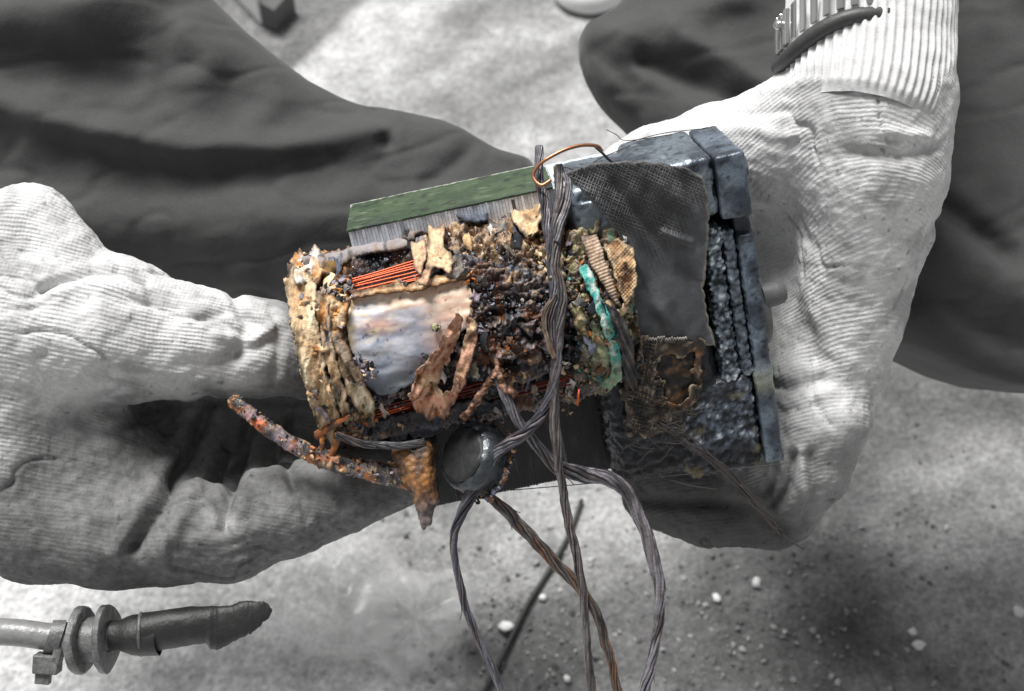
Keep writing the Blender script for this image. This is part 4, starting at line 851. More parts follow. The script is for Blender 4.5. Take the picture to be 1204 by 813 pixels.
# --- end housing, cover plate, rough bars
def cast(name, boxes, cuts, h, col_fn, disp, parent=motor, k=5):
    lo = np.min([b[0] for b in boxes], 0) - 12; hi = np.max([b[1] for b in boxes], 0) + 12
    f = Field(lo, hi, h)
    for b in boxes: f.rbox(b[0], b[1], b[2], k)
    for c in cuts: f.rbox(c[0], c[1], c[2], 3, True)
    V, q = f.mesh(); V = laplace(V, q, 2, .5); N = vnormals(V, q); d = disp(V, N); V2 = V + N * d[:, None]
    return mesh_obj(name, M(V2), q, CAST, parent, col=col_fn(V, N, d))
def hdisp(V, N):
    bot = sstep(-80, -110, V[:, 1]); w1, _ = worley(V, .12); w2, _ = worley(V, .22, 3)
    return 1.3 * fbm(V, .045, 4) - 1.8 * sstep(.45, .65, fbm(V, .1, 3, off=33)) + bot * (3.2 * (.6 - w1) + 2.4 * (.6 - w2) + 1.5 * fbm(V, .09, 3))
def hcol(V, N, d):
    n1 = fbm(V, .02, 4); n2 = fbm(V, .08, 4, off=6); c = lerpc([.065, .08, .10], [.18, .215, .245], sstep(-.4, .5, n1 + .5 * n2))
    soot = sstep(110, 60, V[:, 1] + 20 * n1) ; c = lerpc(c, [.018, .018, .021], soot * .92); bot = sstep(-80, -115, V[:, 1]) * sstep(108, 150, V[:, 0] + 15 * n1)
    c = lerpc(c, [.12, .145, .19], bot * sstep(-.2, 1.4, d) * .95); c = lerpc(c, [.72, .78, .82], bot * sstep(1.7, 3.0, d) * .8); c = lerpc(c, [.012, .012, .013], sstep(-165, -190, V[:, 1] + 10 * n2) * .8)  # silver-blue crust; its glints are painted as pale peaks
    c = lerpc(c, [.012, .012, .014], .8 * sstep(.5, .7, fbm(V, .14, 3, off=15))); c = lerpc(c, [.20, .16, .06], .5 * bot * sstep(.35, .6, fbm(V, .04, 3, off=25))); return c
cast('end_housing', [((44, -206, -75), (186, 168, 58), 20), ((126, 104, -75), (211, 174, 65), 8), ((130, -215, -75), (222, -92, 62), 12), ((150, -110, -75), (196, 120, 30), 8)], [((196, 66, 30), (216, 106, 80), 6), ((206, 126, 52), (217, 142, 90), 3), ((207, 158, 52), (216, 166, 90), 2.5), ((60, 150, 54), (120, 154, 70), 1.5)], 2.4, hcol, hdisp)
def pcol(V, N, d):
    n1 = fbm(V, .03, 4); c = lerpc([.05, .062, .08], [.17, .21, .26], sstep(-.5, .5, n1)); c = lerpc(c, [.012, .012, .015], 0.8 * sstep(.45, .7, fbm(V, .13, 4, off=6))); c = lerpc(c, [.03, .03, .035], sstep(112, 92, V[:, 1]) * sstep(66, 84, V[:, 1]) * .9)
    return lerpc(c, [.42, .42, .30], .5 * np.exp(-((V[:, 1] + 104) / 14) ** 2))
cast('cover_plate', [((225, -214, -75), (247, -92, 60), 4), ((212.5, 98, -75), (247, 172, 64), 4), ((227, -100, -75), (247, 110, 59), 4)], [((210, 76, 46), (250, 96, 90), 5)], 2.2, pcol, lambda V, N: 0.9 * fbm(V, .06, 4) + 2.2 * sstep(90, 60, V[:, 1]) * sstep(-96, -60, V[:, 1]) * (.55 - worley(V, .16)[0]) * 1.6)
def bcol(V, N, d): c = lerpc([.02, .025, .032], [.17, .21, .25], sstep(-1.5, 1.6, d)); c = lerpc(c, [.008, .008, .01], .9 * sstep(-.2, -2.2, d)); return lerpc(c, [.75, .82, .82], sstep(1.5, 2.8, d) * .85)
def bdisp(V, N): w1, _ = worley(V, .15); w2, _ = worley(V, .28, 4); return 5.5 * (.55 - w1) + 3.2 * (.55 - w2) + 2 * fbm(V, .05, 3)
cast('gasket_bar', [((189, -96, -60), (209, 92, 60), 6)], [], 2.0, bcol, bdisp)
cast('gasket_bar', [((211, -96, -60), (225, 84, 57), 5)], [], 2.0, bcol, lambda V, N: .6 * bdisp(V, N))
# bearing boss with its nub, bolt heads
def lm(prof, org, axis, sides=36):
    V, q = lathe(prof, sides, M(np.array([org]))[0], MB @ np.asarray(axis, float)); return V, q
V, q = lm([(0, 46), (8, 46), (13, 43), (15, 38), (16, .5)], (244, -36, 2), (1, 0, 0), 48); mesh_obj('bearing_boss', V, q, GREYPL, motor, sharp=50)
V, q = lm([(-10, 15), (6, 14.5), (14, 13), (18, 9), (19, .5)], (262, -12, 30), (1, 0, 0)); mesh_obj('nub', V, q, GREYPL, motor, sharp=60)
for b, c, L in ((140, 10, 12), (-170, 0, 14)):
    V, q = lm([(-6, 15), (L - 3, 15), (L, 12.5), (L, .5)], (246, b, c), (1, 0, 0), 6 if b > 0 else 6); bevel_obj(mesh_obj('bolt_head', V, q, GREYPL, motor, smooth=False), 2)

# --- gauze: a tarred backing sheet with threads woven over it
def surf_h(c):
    def f(px, py):
        m = Mi(px, py, c); p = M(np.concatenate([m[:, :2], np.full((len(px), 1), c)], 1)); return p, np.tile(EZ, (len(px), 1))
    return f
SG = surf_h(68.0)
GP = [(664, 204), (690, 194), (735, 190), (780, 192), (806, 197), (826, 208), (832, 226), (834, 262), (832, 300), (827, 340), (833, 380), (842, 408), (815, 404), (760, 402), (738, 402), (735, 378), (741, 345), (744, 315), (736, 288), (718, 262), (700, 240), (682, 222)]
def g_off(u, v):
    p = np.stack([u, v, u * 0], 1); o = 3 * fbm(p, .012, 3) + 2.6 * np.exp(-(((u - 700) * .53 - (v - 215) * .85 + 20) / 13) ** 2) * (v < 330)
    for pts, wd, am in (([(690, 225), (740, 290), (790, 390)], 8, 5), ([(720, 215), (770, 280), (815, 330)], 7, -3.5), ([(700, 250), (745, 330)], 6, 4), ([(760, 205), (815, 250)], 9, 3), ([(780, 272), (812, 284)], 4, 5), ([(745, 340), (810, 395)], 9, 3.5)): o = o + am * np.exp(-(linedist(pts, u, v) / wd) ** 2)
    return o + 10 * sstep(735, 690, u) * 0
def gcol(u, v, s, p):
    c = lerpc([.050, .052, .056], [.092, .096, .103], sstep(-.5, .6, fbm(p, .03, 4))); c = lerpc(c, [.36, .32, .26], sstep(-3.5, -.8, s + 1.5 * fbm(p, .1, 3)) * (.15 + .4 * sstep(812, 826, u))); return c
V, q, u, v, sd = sheet(GP, SG, 1.6, lambda u, v, s: g_off(u, v), 2.0, jag=1.8, seed=50)
gauze = mesh_obj('gauze', V, q, TAR, motor, col=gcol(u, v, sd, np.stack([u, v, u * 0], 1)))
def weave(poly, surf, off, pitch, ang, amp, rad, name, cfun, parent, density=1.0, fade=None):
    acc = Acc(); ca, sa = math.cos(ang), math.sin(ang); P = np.asarray(poly, float); cx, cy = P.mean(0); R_ = np.hypot(*(P - P.mean(0)).T).max()
    for axis in (0, 1):
        for k in np.arange(-R_, R_, pitch):
            s = np.arange(-R_, R_, pitch / 2.0); kk = k + .5 * np.sin(s * .05 + k)
            uu, vv = (s, np.full(len(s), k) + (kk - k)) if axis == 0 else (np.full(len(s), k) + (kk - k), s)
            u = cx + uu * ca - vv * sa; v = cy + uu * sa + vv * ca
            wv = amp * np.where((np.round(s / pitch) + round(k / pitch) + axis) % 2 < 1, 1, -1) * np.abs(np.sin(np.pi * s / pitch + .6))
            ins = (polysd(poly, u, v) + 2.0 * pn(np.stack([u, v, u * 0], 1), .13)) < -1.0
            o = off(u, v) + wv + (fade(u, v) if fade else 0)
            idx = np.nonzero(ins)[0]
            if len(idx) < 3: continue
            for run in np.split(idx, np.nonzero(np.diff(idx) > 1)[0] + 1):
                if len(run) < 4 or rng.random() > density: continue
                p, n = surf(u[run], v[run]); V, q, t = sweep(p + n * o[run][:, None], rad, 4); acc.add(V, q, t, cfun(u[run], v[run])[np.minimum(np.arange(len(V)) // 4, len(run) - 1)])
    return tag(acc.build(name, GAUZE, parent), kind='stuff')
def thc(u, v):
    p = np.stack([u, v, u * 0], 1); return lerpc([.045, .047, .05], [.16, .155, .155], sstep(-.1, .6, fbm(p, .03, 3, off=2)) * sstep(330, 230, v) + .15)
weave(GP, SG, g_off, 3.5, .42, .55, .62, 'weave_threads', thc, gauze, .96, lambda u, v: .6 - 1.7 * sstep(230, 330, v + .5 * (u - 760) + 45 * pn(np.stack([u, v, u * 0], 1), .02)))
# scorched lower gauze with its burnt hole
HOLE = [(774, 426), (786, 418), (801, 420), (817, 416), (814, 436), (817, 450), (806, 462), (800, 477), (788, 471), (778, 474), (780, 452), (770, 442)]
BP = [(730, 404), (765, 394), (800, 398), (828, 402), (823, 424), (826, 450), (814, 480), (800, 506), (762, 512), (738, 508), (732, 470)]
def b_off(u, v): p = np.stack([u, v, u * 0], 1); return 2 + 4.5 * fbm(p, .035, 4) + 3.5 * np.exp(-(linedist([(735, 410), (750, 440), (770, 470)], u, v) / 5) ** 2) + 3 * np.exp(-(linedist([(750, 400), (765, 430), (768, 460)], u, v) / 5) ** 2)
def bcol2(u, v, s, p):
    c = lerpc([.016, .015, .015], [.055, .043, .034], sstep(-.4, .5, fbm(p, .05, 4))); hd = polysd(HOLE, u, v); c = lerpc(c, [.19, .085, .035], .8 * np.exp(-(hd / 9) ** 2) * sstep(-.1, .4, fbm(p + 2.7, .06, 3, off=3)))
    c = lerpc(c, [.42, .33, .22], .7 * sstep(-4, -1, s) * sstep(0, .4, fbm(p, .08, 3, off=5))); return lerpc(c, [.30, .24, .17], .6 * sstep(.25, .5, fbm(p, .06, 3, off=8)))
V, q, u, v, sd = sheet(BP, SG, 1.4, lambda u, v, s: b_off(u, v) + 3.5 * pn(np.stack([u, v, u * 0], 1), .08) * np.exp(-(polysd(HOLE, u, v) / 8) ** 2), 1.4, jag=6, holes=[HOLE], seed=51)
V2, q2, u2, v2, sd2 = sheet([(764, 408), (824, 406), (830, 440), (818, 480), (776, 488), (760, 450)], SG, 1.5, lambda u, v, s: -1.5 + 4 * fbm(np.stack([u, v, u * 0 + 3], 1), .06, 4), 3, jag=5, seed=53)
p2 = np.stack([u2, v2, u2 * 0 + 2], 1); mesh_obj('scorched_lining', V2, q2, TAR, motor, col=lerpc(lerpc([.012, .010, .010], [.085, .045, .02], sstep(-.1, .5, fbm(p2, .07, 4))), [.2, .13, .07], .6 * sstep(.35, .6, fbm(p2, .05, 3, off=9))))
bg_ = mesh_obj('scorched_gauze', V, q, TAR, motor, col=bcol2(u, v, sd, np.stack([u, v, u * 0], 1)))
BW = [(742, 404), (772, 398), (776, 440), (790, 482), (822, 470), (800, 506), (745, 508), (735, 470)]
weave(BW, SG, b_off, 4.6, .2, .8, .8, 'weave_threads', lambda u, v: lerpc([.04, .038, .036], [.22, .19, .15], sstep(.0, .5, fbm(np.stack([u, v, u * 0], 1), .05, 3))), bg_, .8, lambda u, v: .4)
# bright stitched fray along the torn edge
acc = Acc()
for x in np.arange(762, 806, 3.2):
    P, N = SG(np.array([x, x + 1.5, x + 3.4]), np.array([398, 394.5, 398]) + rng.normal() * .7); V, q, t = sweep(P + N * np.array([3, 6, 3])[:, None], 1.0, 5); acc.add(V, q, t, [.42, .40, .36])
tag(acc.build('frayed_stitches', GAUZE, gauze), kind='stuff')
# loose fibres
fib = Acc(); rr = np.random.default_rng(5)
def fibre(pts, r=.7, n=24, j=3, c=(.03, .028, .026)):
    p = np.array(pts, float); p[:, :2] += rr.normal(size=(len(p), 2)) * j; C_ = catmull(Q(p[:, 0], p[:, 1], p[:, 2]), n); V, q, t = sweep(C_, r, 5); fib.add(V, q, t, np.array(c))
for k in range(9): fibre([(775, 500, 20), (815, 520, 25), (850, 550, 20), (880, 585, 10), (905, 615, 5), (918, 630, 2)], .55 + .4 * rr.random(), 24, 4)
fibre([(870, 570, 15), (900, 605, 5), (922, 630, 0), (945, 646, -4)], 1.0, 20, 0)
for k in range(26):
    x, y = rr.uniform(735, 830), rr.uniform(480, 530); a = rr.uniform(0, 6.28); L = rr.uniform(15, 45); b = a + rr.uniform(-1.2, 1.2)
    fibre([(x, y, 30), (x + L * .5 * math.cos(a), y + L * .5 * math.sin(a) * .6, 34), (x + L * math.cos(b), y + L * math.sin(b) * .6, 28)], .45, 12, 1, (.07, .066, .06))
fibre([(778, 562, 6), (810, 570, 6), (845, 576, 4)], .8, 14, 1, (.35, .33, .3)); fibre([(600, 577, 0), (760, 561, 8), (922, 546, 14)], .6, 20, 1)
for pts in ([(712, 152, 60), (724, 160, 62), (738, 166, 60), (790, 160, 60)], [(735, 168, 60), (780, 158, 60), (830, 150, 60)], [(690, 205, 70), (700, 190, 80), (740, 172, 70)], [(650, 215, 90), (660, 195, 90), (690, 205, 80)], [(735, 555, 12), (728, 545, 20), (738, 575, 12)]): fibre(pts, .5, 16, 1, (.1, .09, .08))
tag(fib.build('loose_fibres', FIBRE, motor), kind='stuff')

# --- round rubber-capped disc and its rim
dx = np.array([-0.66, 0.30, 0.68]); dx /= np.linalg.norm(dx); oc = Q(543, 534, 62)
V, q = lathe([(2.2, .3), (2.0, 28), (1.2, 30), (-.2, 31.2), (-1.4, 32.4)], 64, oc, dx); V += (2.2 * fbm(V, .04, 3) - 2.5 * np.exp(-(((V - oc - EY * 10) ** 2).sum(1)) / 160))[:, None] * dx; mesh_obj('disc_face', V, q, RUBBER, motor, sharp=60)
prof = [(-.9, 34.4), (-2, 36.6), (-4.5, 39.4), (-8, 41.8), (-13, 43.3), (-20, 43), (-26, 42), (-30, 44), (-33, 46.5), (-36, 44), (-40, 30), (-40, .5)]
prof = [(h, r * .93) for h, r in prof]
V, q = lathe(prof, 96, oc, dx); V += (2.6 * fbm(V, .05, 3))[:, None] * dx; ax_ = V - oc; ax_ -= (ax_ @ dx)[:, None] * dx; V += ax_ / (np.linalg.norm(ax_, axis=1)[:, None] + 1e-6) * (2.2 * fbm(V, .06, 3, off=9) * sstep(36, 42, np.linalg.norm(ax_, axis=1)))[:, None]; mesh_obj('disc_rim', V, q, RIM, motor)
# flaky edging round the back of the disc
acc = Acc(); rr = np.random.default_rng(3); u = np.cross(dx, [0.31, .2, .93]); u /= np.linalg.norm(u); v = np.cross(dx, u); an = rr.uniform(0, 2 * np.pi, 120); P = oc - dx * 32 + (46 + 2 * rr.normal(size=(120, 1))) * (np.cos(an)[:, None] * u + np.sin(an)[:, None] * v)
V, T, C_ = rocks(P, np.tile(dx, (120, 1)), 1.2 + 2.2 * rr.random(120), pal(rr, 120, [CH, TAN, BR, BG, RU], [5, 2, 3, 3, 1]), .5, 1, rr); acc.add(V, None, T, C_); tag(acc.build('rim_crumbs', CHAR, motor, smooth=False), kind='stuff')

# --- rusty lead sticking out to the left, with crumbs
def rusty():
    rr = np.random.default_rng(8)
    P = catmull(Q([270, 285, 310, 345, 380, 415, 450, 480, 500], [469, 480, 500, 523, 540, 550, 556, 562, 566], [70, 72, 72, 68, 62, 56, 50, 44, 40]), 170)
    V, q, t = sweep(P, np.interp(np.linspace(0, 1, 170), [0, .04, .3, .6, 1], [5, 7, 8.5, 10, 15]), 28, flat=.6)
    c0 = np.vstack([np.repeat(P, 28, 0), P[:1], P[-1:]]); N = V - c0; N /= np.linalg.norm(N, axis=1)[:, None] + 1e-9
    w1, i1 = worley(V, .14); w2, i2 = worley(V, .3, 4); d = 2.4 * (.6 - w1) + 1.8 * (.6 - w2) + 1.6 * fbm(V, .06, 3)
    n = fbm(V, .06, 4, off=3); c = lerpc(CH * 1.5, [.13, .10, .09], sstep(-.4, .5, n)); c = lerpc(c, RU, sstep(.0, .5, fbm(V, .05, 3, off=9)) * .8); c = lerpc(c, TAN, sstep(.2, 1.6, d) * (i2 > 140) * .8); c = lerpc(c, MG * .9, .6 * sstep(.35, .6, fbm(V, .04, 3, off=15)))
    px, py = proj(V); c = lerpc(c, [.75, .17, .05], .9 * np.exp(-((px - 303) / 8) ** 2 - ((py - 498) / 5) ** 2)); c = lerpc(c, [.5, .32, .38], .7 * np.exp(-((px - 296) / 9) ** 2 - ((py - 489) / 5) ** 2))
    o = mesh_obj('rusted_lead', V + N * d[:, None], [q, t], CHAR, motor, col=c)
    k = 330; i = rr.integers(4, 168, k); a = rr.uniform(0, 2 * np.pi, k); T_, N_, B_ = frames(P); rad = np.interp(i / 169, [0, .3, .6, 1], [6.5, 8, 9.5, 14.5])
    pp = P[i] + rad[:, None] * (np.cos(a)[:, None] * N_[i] + .8 * np.sin(a)[:, None] * B_[i]); V, T, C_ = rocks(pp, N_[i], .8 + 2.4 * rr.random(k) ** 2, pal(rr, k, [CH, BR, RU, TAN, OR, MG, BG, CR], [26, 18, 8, 14, 3, 6, 14, 6]), .5, 1, rr)
    tag(mesh_obj('rust_crumbs', V, T, CHAR, o, col=C_, smooth=False), kind='stuff')
    # drooping rust tongue
    f = Field(np.minimum(Q(460, 640, 90), Q(460, 640, -10)) - 10, np.maximum(Q(535, 520, 90), Q(535, 520, 0)) + 10, 1.8)
    f.chain([(492, 545, 48, 20), (496, 570, 50, 16), (500, 592, 50, 11), (500, 612, 50, 6), (498, 622, 50, 3)], 6); f.chain([(480, 556, 46, 13), (472, 566, 40, 9)], 6); f.chain([(506, 582, 50, 8), (512, 590, 48, 5)], 5); f.chain([(470, 535, 50, 10), (500, 530, 52, 12)], 8)
    f.chain([(497, 531, 76, 7), (506, 536, 72, 6)], 4, True)
    V, q = f.mesh(); V = laplace(V, q, 2, .5); N = vnormals(V, q); w1, i1 = worley(V, .16); d = 2.4 * (.55 - w1) + 2.0 * fbm(V, .07, 4); px, py = proj(V)
    c = lerpc([.06, .035, .022], [.26, .12, .04], sstep(-.5, .4, fbm(V, .05, 4, off=2))); c = lerpc(c, [.14, .12, .12], sstep(575, 605, py + 8 * fbm(V, .06, 3)) * .8); c = lerpc(c, CH, .8 * sstep(.15, .5, fbm(V, .09, 3, off=7))); c = lerpc(c, OR * .9, .6 * np.exp(-((px - 500) / 10) ** 2 - ((py - 566) / 12) ** 2))
    mesh_obj('rust_tongue', V + N * d[:, None], q, CHAR, motor, col=c)
rusty()
# small rust spike and scraps near the foot of the rim
for k, pts in enumerate([[(372, 512, 62), (392, 500, 74), (412, 488, 84)], [(376, 470, 66), (380, 500, 66), (378, 530, 62)], [(398, 508, 70), (392, 530, 64), (384, 540, 58)]]):
    P = catmull(Q(*np.array(pts, float).T), 24); V, q, t = sweep(P, np.linspace(5, 2.5, 24), 12); V = V + 1.5 * fbm(V, .12, 3)[:, None]; n = fbm(V, .08, 3)
    mesh_obj('rust_scrap', V, [q, t], CHAR, motor, col=lerpc(BR, [RU, OR, RU][k], sstep(-.4, .4, n)))
# horizontal sooty lead along the lower left of the stack
def rope(name, pts, r, twist, label=None, nstr=11, pitch=120., cols=([.06, .062, .075], [.26, .25, .27]), warm=.08, m=STRAND, n=None, core=True):
    P = catmull(Q(*np.array([p[:3] for p in pts], float).T), n or max(50, int(len(pts) * 22))); P = P + 1.5 * np.stack([pn(P, .035, 7), pn(P, .035, 17), pn(P, .035, 27)], 1) + .6 * np.stack([pn(P, .11, 7), pn(P, .11, 17), pn(P, .11, 27)], 1); L = np.concatenate([[0], np.cumsum(np.linalg.norm(np.diff(P, axis=0), axis=1))]); T_, N_, B_ = frames(P); acc = Acc()
    if len(pts[0]) > 3: rs = np.interp(np.linspace(0, len(pts) - 1, len(P)), range(len(pts)), [p[3] for p in pts])
    else: rs = np.full(len(P), r)
    for k in range(nstr):
        ph = 2 * np.pi * k / nstr + twist * 2 * np.pi * L / pitch + .25 * np.sin(L * .03 + k); rad = rs * .64 * (1 + .12 * np.sin(L * .045 + 2.1 * k) + .25 * np.maximum(0, fbm(np.stack([L, L * 0 + 9 * k, L * 0], 1), .012, 2)))
        rad = rad * .92; C_ = P + rad[:, None] * (np.cos(ph)[:, None] * N_ + np.sin(ph)[:, None] * B_); V, q, t = sweep(C_, rs * (2.35 / nstr) , 6)
        tn = fbm(V, .03, 3, off=k * 3.1); c = lerpc(cols[0], cols[1], sstep(-.5, .5, tn) * (.55 + .45 * rng.random())); c = lerpc(c, [.26, .12, .05], warm * sstep(-.1, .5, fbm(V, .025, 3, off=k * 1.7 + 40)) * 2); acc.add(V, q, t, np.clip(c, 0, 1))
    for _ in range(7):                                            # broken strands standing off
        i = rng.integers(4, len(P) - 12); a = rng.uniform(0, 6.28); dv = np.cos(a) * N_[i] + np.sin(a) * B_[i]; L2 = rng.uniform(6, 16); g = np.linspace(0, 1, 8)[:, None]
        V, q, t = sweep(P[i] + dv * rs[i] * .8 + T_[i] * L2 * g + dv * g ** 2 * rng.uniform(1, 6), .5, 4); acc.add(V, q, t, [.10, .09, .085])
    if core: V, q, t = sweep(P, rs * .52, 8); acc.add(V, q, t, [.012, .012, .014])
    return tag(acc.build(name, m, motor), label=label)
rope('lead_wire', [(395, 512, 74), (430, 522, 70), (470, 525, 66), (500, 520, 60)], 5, 1, nstr=7, cols=([.025, .026, .03], [.12, .12, .13]))
rope('lead_wire', [(633, 172, 84, 6), (634, 205, 92, 6), (640, 240, 100, 6.5), (647, 290, 110, 6.5), (650, 340, 114, 6), (648, 380, 114, 6), (656, 420, 110, 6.5), (651, 455, 104, 7), (640, 482, 94, 8), (620, 506, 86, 8.5), (596, 523, 80, 9), (575, 545, 72, 9), (557, 575, 64, 8.5), (543, 605, 56, 7), (533, 632, 50, 5.5), (536, 665, 46, 5.5), (546, 710, 40, 5.5), (562, 752, 36, 5.5), (580, 790, 30, 6), (600, 830, 26, 6), (630, 880, 20, 6)], 7, 1, 'blackened lead crossing the coil and hanging down past the disc', pitch=161, cols=([.03, .03, .038], [.17, .17, .20]))
rope('lead_wire', [(656, 196, 92, 7), (660, 230, 98, 8), (655, 270, 106, 8), (652, 310, 112, 7.5), (660, 350, 114, 7), (657, 390, 112, 7), (653, 440, 106, 7.5), (652, 490, 98, 7), (656, 540, 86, 6.5), (664, 590, 74, 6), (674, 640, 64, 6), (684, 690, 54, 6), (690, 750, 44, 6), (696, 815, 34, 6), (702, 880, 26, 6)], 7, 1, 'straight sooty lead hanging down the middle over the coil', pitch=238, cols=([.045, .042, .045], [.22, .20, .20]), warm=.06)
rope('lead_wire', [(582, 440, 96, 5), (592, 462, 96, 6), (606, 488, 88, 6.5), (622, 512, 78, 7), (640, 534, 66, 8), (656, 550, 56, 10), (685, 557, 50, 10.5), (715, 563, 48, 10.5), (738, 580, 46, 10), (753, 612, 44, 9.5), (766, 650, 42, 9), (775, 690, 38, 8.5), (775, 730, 34, 7.5), (768, 770, 28, 7), (758, 815, 22, 7.5), (745, 880, 16, 7.5)], 9, 1, 'thick twisted lead arching out over the lower edge', nstr=10, pitch=255, cols=([.055, .052, .058], [.30, .29, .32]), warm=.05)
rope('lead_wire', [(560, 568, 60, 6), (580, 588, 58, 7), (606, 612, 54, 8.5), (632, 640, 50, 8.5), (655, 664, 46, 8), (680, 690, 42, 8), (702, 722, 38, 7), (714, 760, 32, 6.5), (724, 800, 28, 6.5), (738, 870, 20, 6.5)], 8, 1, 'browned twisted lead running down to the right under the straight one', nstr=11, pitch=204, cols=([.03, .028, .03], [.16, .14, .13]), warm=.3)
rope('lead_wire', [(652, 345, 116, 3), (641, 370, 118, 3), (642, 395, 118, 3), (652, 420, 114, 3)], 3, .5, nstr=5, pitch=204, cols=([.10, .07, .05], [.26, .2, .15]), core=False)
rope('lead_wire', [(664, 205, 100, 4), (669, 222, 104, 4), (664, 250, 108, 4), (655, 285, 114, 4)], 4, .5, nstr=6, pitch=140, core=False)
# scorched stubs where the leads leave the coil
for k, pts in enumerate([[(578, 410, 92), (584, 428, 96), (582, 446, 98)], [(578, 446, 98), (566, 462, 94), (556, 478, 88), (545, 492, 80)], [(584, 440, 100), (594, 456, 100), (606, 466, 96)]]):
    P = catmull(Q(*np.array(pts, float).T), 40); V, q, t = sweep(P, 4.2, 16); w1, i1 = worley(V, .2); c0 = np.vstack([np.repeat(P, 16, 0), P[:1], P[-1:]]); N = V - c0; V = V + N * ((.55 - w1) * .8 + .35 * fbm(V, .1, 3))[:, None]
    n = fbm(V, .09, 3); c = lerpc(BR * .7, PK * .7, sstep(-.3, .5, n)); c = lerpc(c, CH, .8 * sstep(.1, .4, fbm(V, .1, 3, off=5))); mesh_obj('lead_stub', V, [q, t], PAPER, motor, col=c)
# copper tie at the top of the leads
tie = [(648, 212, 108), (636, 218, 108), (627, 208, 104), (632, 196, 104), (645, 186, 106), (665, 176, 104), (685, 171, 100), (702, 172, 96), (708, 178, 92)]
P = catmull(Q(*np.array(tie, float).T), 80); V, q, t = sweep(P, 2.0, 10); mesh_obj('copper_tie', V, [q, t], COPPER_BRIGHT, motor)
P = catmull(Q([700, 708, 716, 722], [173, 180, 188, 193], [97, 94, 88, 80]), 20); V, q, t = sweep(P, 1.6, 8); mesh_obj('copper_tie', V, [q, t], STRAPM, motor)

# ================================================================== THE TORN CABLE
cable = empty('power_cable', Wd(60, 750, 20), 'thick grey cable with a rubber gland, a tie and a torn black end', 'cable')
WC = 30
P = catmull(np.vstack([[Wd(-620, 1500, -900)], [Wd(-520, 900, -300)], world(Q([-320, -150, 0, 60, 110, 150], [752, 742, 743, 749, 751, 746], [-40, 10, WC, WC, WC, WC]))]), 120)
P = (np.asarray(P) - CAM) @ RX / S
V, q, t = sweep(P, 15.5, 28); mesh_obj('sheath', V, [q, t], SHEATH, cable)
def ax_lathe(name, prof, c, ax, m, sides=48, wob=0.0, sharp=45):
    V, q = lathe(prof, sides, c, ax)
    if wob: V = V + wob * np.stack([fbm(V, .04, 3), fbm(V, .04, 3, off=9), fbm(V, .04, 3, off=19)], 1)
    return mesh_obj(name, V, q, m, cable, sharp=sharp)
axc = np.array([1, .03, 0.0])
ax_lathe('gland_flange', [(-5, 14), (-5, 37), (-3.5, 39), (3, 39), (5, 37), (5, 14)], Q(96, 753, WC), np.array([1, .03, .07]), GROM, 56, 1.8)
ax_lathe('gland_flange', [(-4.5, 14), (-4.5, 37), (-3, 39), (3, 39), (4.5, 37), (4.5, 14)], Q(125, 751, WC), np.array([1, .03, .07]), GROM, 56, 1.8)
ax_lathe('gland_collar', [(-14, 14), (-14, 25), (14, 26), (14, 14)], Q(110, 752, WC), axc, GROM, 48, 1.5)
ax_lathe('gland_collar', [(-5, 14), (-5, 19), (5, 20), (5, 14)], Q(84, 751, WC), axc, GROM, 40, 1.0)
ax_lathe('boot', [(-16, 12), (-16, 17), (-6, 17.5), (0, 20), (8, 23), (18, 24), (40, 24)], Q(147, 747, WC), axc, SLEEVE, 48, 1.0)
# torn sleeve
S_ = np.array([(163, 722, 770, 1), (170, 720, 769, 1), (200, 716, 763, .95), (225, 713, 759, .85), (242, 712.5, 757, .72), (248, 712, 765, .6), (256, 712.5, 764, .5), (270, 712.5, 757, .42), (282, 707, 752, .36), (290, 706, 748, .32), (300, 707, 742, .28), (308, 707.5, 734, .25), (314, 709, 729, .22), (320, 716, 721, .2)], float)
s = np.linspace(0, len(S_) - 1, 110); X = np.interp(s, range(len(S_)), S_[:, 0]); Yt = np.interp(s, range(len(S_)), S_[:, 1]); Yb = np.interp(s, range(len(S_)), S_[:, 2]); fl = np.interp(s, range(len(S_)), S_[:, 3])
tn = pn(np.stack([X, X * 0, X * 0], 1), .25) * 2.2 * sstep(240, 270, X); Yt = Yt + tn; Yb = Yb + 1.2 * pn(np.stack([X, X * 0 + 5, X * 0], 1), .3) * sstep(230, 260, X) * 2
a = np.linspace(0, 2 * np.pi, 40, endpoint=False); V = []
for x, yt, yb, f_ in zip(X, Yt, Yb, fl):
    cy, hh = (yt + yb) / 2, (yb - yt) / 2; V.append(Q(x + 4 * np.cos(a) * 0 - 3 * np.sin(a) * (x < 180), cy - hh * np.cos(a), WC + max(hh, 3) * f_ * np.sin(a)))
V = np.concatenate(V); i = np.arange(109)[:, None] * 40; j = np.arange(40)[None]; j2 = (j + 1) % 40
q = np.stack([i + j, i + j2, i + 40 + j2, i + 40 + j], -1).reshape(-1, 4); k = np.arange(20 - 1)
V = V + .8 * np.stack([0 * V[:, 0], fbm(V, .05, 3), 1.5 * fbm(V, .04, 3, off=4)], 1)
endq = np.stack([109 * 40 + k, 109 * 40 + 39 - k, 109 * 40 + 38 - k, 109 * 40 + k + 1], 1)[:19]
mesh_obj('torn_sleeve', V, [q, endq], SLEEVE, cable, sharp=60)
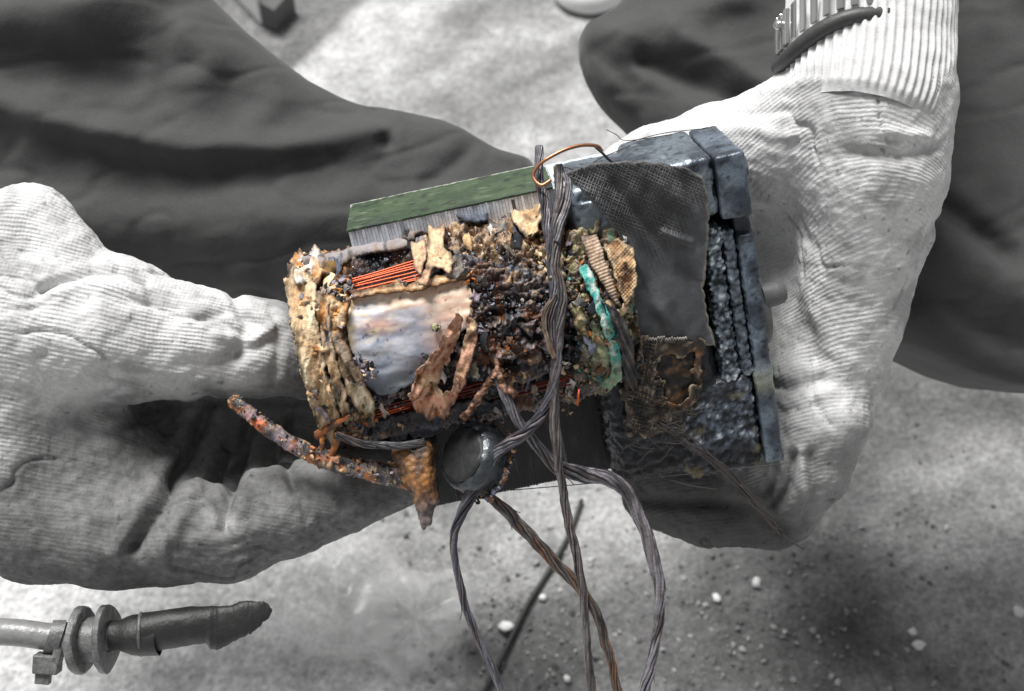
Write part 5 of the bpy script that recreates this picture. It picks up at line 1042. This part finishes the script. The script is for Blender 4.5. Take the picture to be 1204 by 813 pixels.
P = Q(166 - 3 * np.sin(a), 746 - 24.6 * np.cos(a), WC + 24.6 * np.sin(a)); P = np.vstack([P, P[:1]]); V, q, t = sweep(P, 2.2, 8, cap=False); mesh_obj('sleeve_lip', V, q, GROM, cable)
# cable tie with its square head and tail
aa = np.linspace(0, 2 * np.pi, 41); R_ = 18.5
ring = np.stack([Q(64 + 6 * math.cos(t_), 750 - R_ * math.cos(t_), WC + R_ * math.sin(t_)) for t_ in aa]); acc = Acc()
Vr = np.concatenate([ring + [-8, 0, 0], ring + [8, 0, 0], (ring - Q(64, 750, WC)) * 1.13 + Q(64, 750, WC) + [-8, 0, 0], (ring - Q(64, 750, WC)) * 1.13 + Q(64, 750, WC) + [8, 0, 0]])
n = 41; i = np.arange(n - 1); q = np.concatenate([np.stack([i + 2 * n, i + 3 * n, i + 1 + 3 * n, i + 1 + 2 * n], 1), np.stack([i, i + 1, i + 1 + n, i + n], 1), np.stack([i, i + 2 * n, i + 1 + 2 * n, i + 1], 1), np.stack([i + n, i + 1 + n, i + 1 + 3 * n, i + 3 * n], 1)])
tie_o = mesh_obj('cable_tie', Vr, q, GROM, cable, sharp=40)
def boxq(c, hx, hy, hz, rot=0.0):
    cr, sr = math.cos(rot), math.sin(rot); V = np.array([[i * hx, j * hy, k * hz] for i in (-1, 1) for j in (-1, 1) for k in (-1, 1)]); V = np.stack([V[:, 0] * cr - V[:, 1] * sr, V[:, 0] * sr + V[:, 1] * cr, V[:, 2]], 1)
    return V + c, np.array([[0, 1, 3, 2], [4, 6, 7, 5], [0, 4, 5, 1], [2, 3, 7, 6], [0, 2, 6, 4], [1, 5, 7, 3]])
V, q = boxq(Q(56, 780, WC + 6), 14.5, 11, 10, -.06); bevel_obj(mesh_obj('tie_head', V, q, GROM, tie_o, smooth=False), 2)
V, q = boxq(Q(51, 796, WC + 6), 8.5, 8, 5, -.1); bevel_obj(mesh_obj('tie_tail', V, q, GROM, tie_o, smooth=False), 1.5)
V, q = boxq(Q(70, 765, WC + 8), 5, 14, 8, -.25); bevel_obj(mesh_obj('tie_strap', V, q, GROM, tie_o, smooth=False), 1.5)
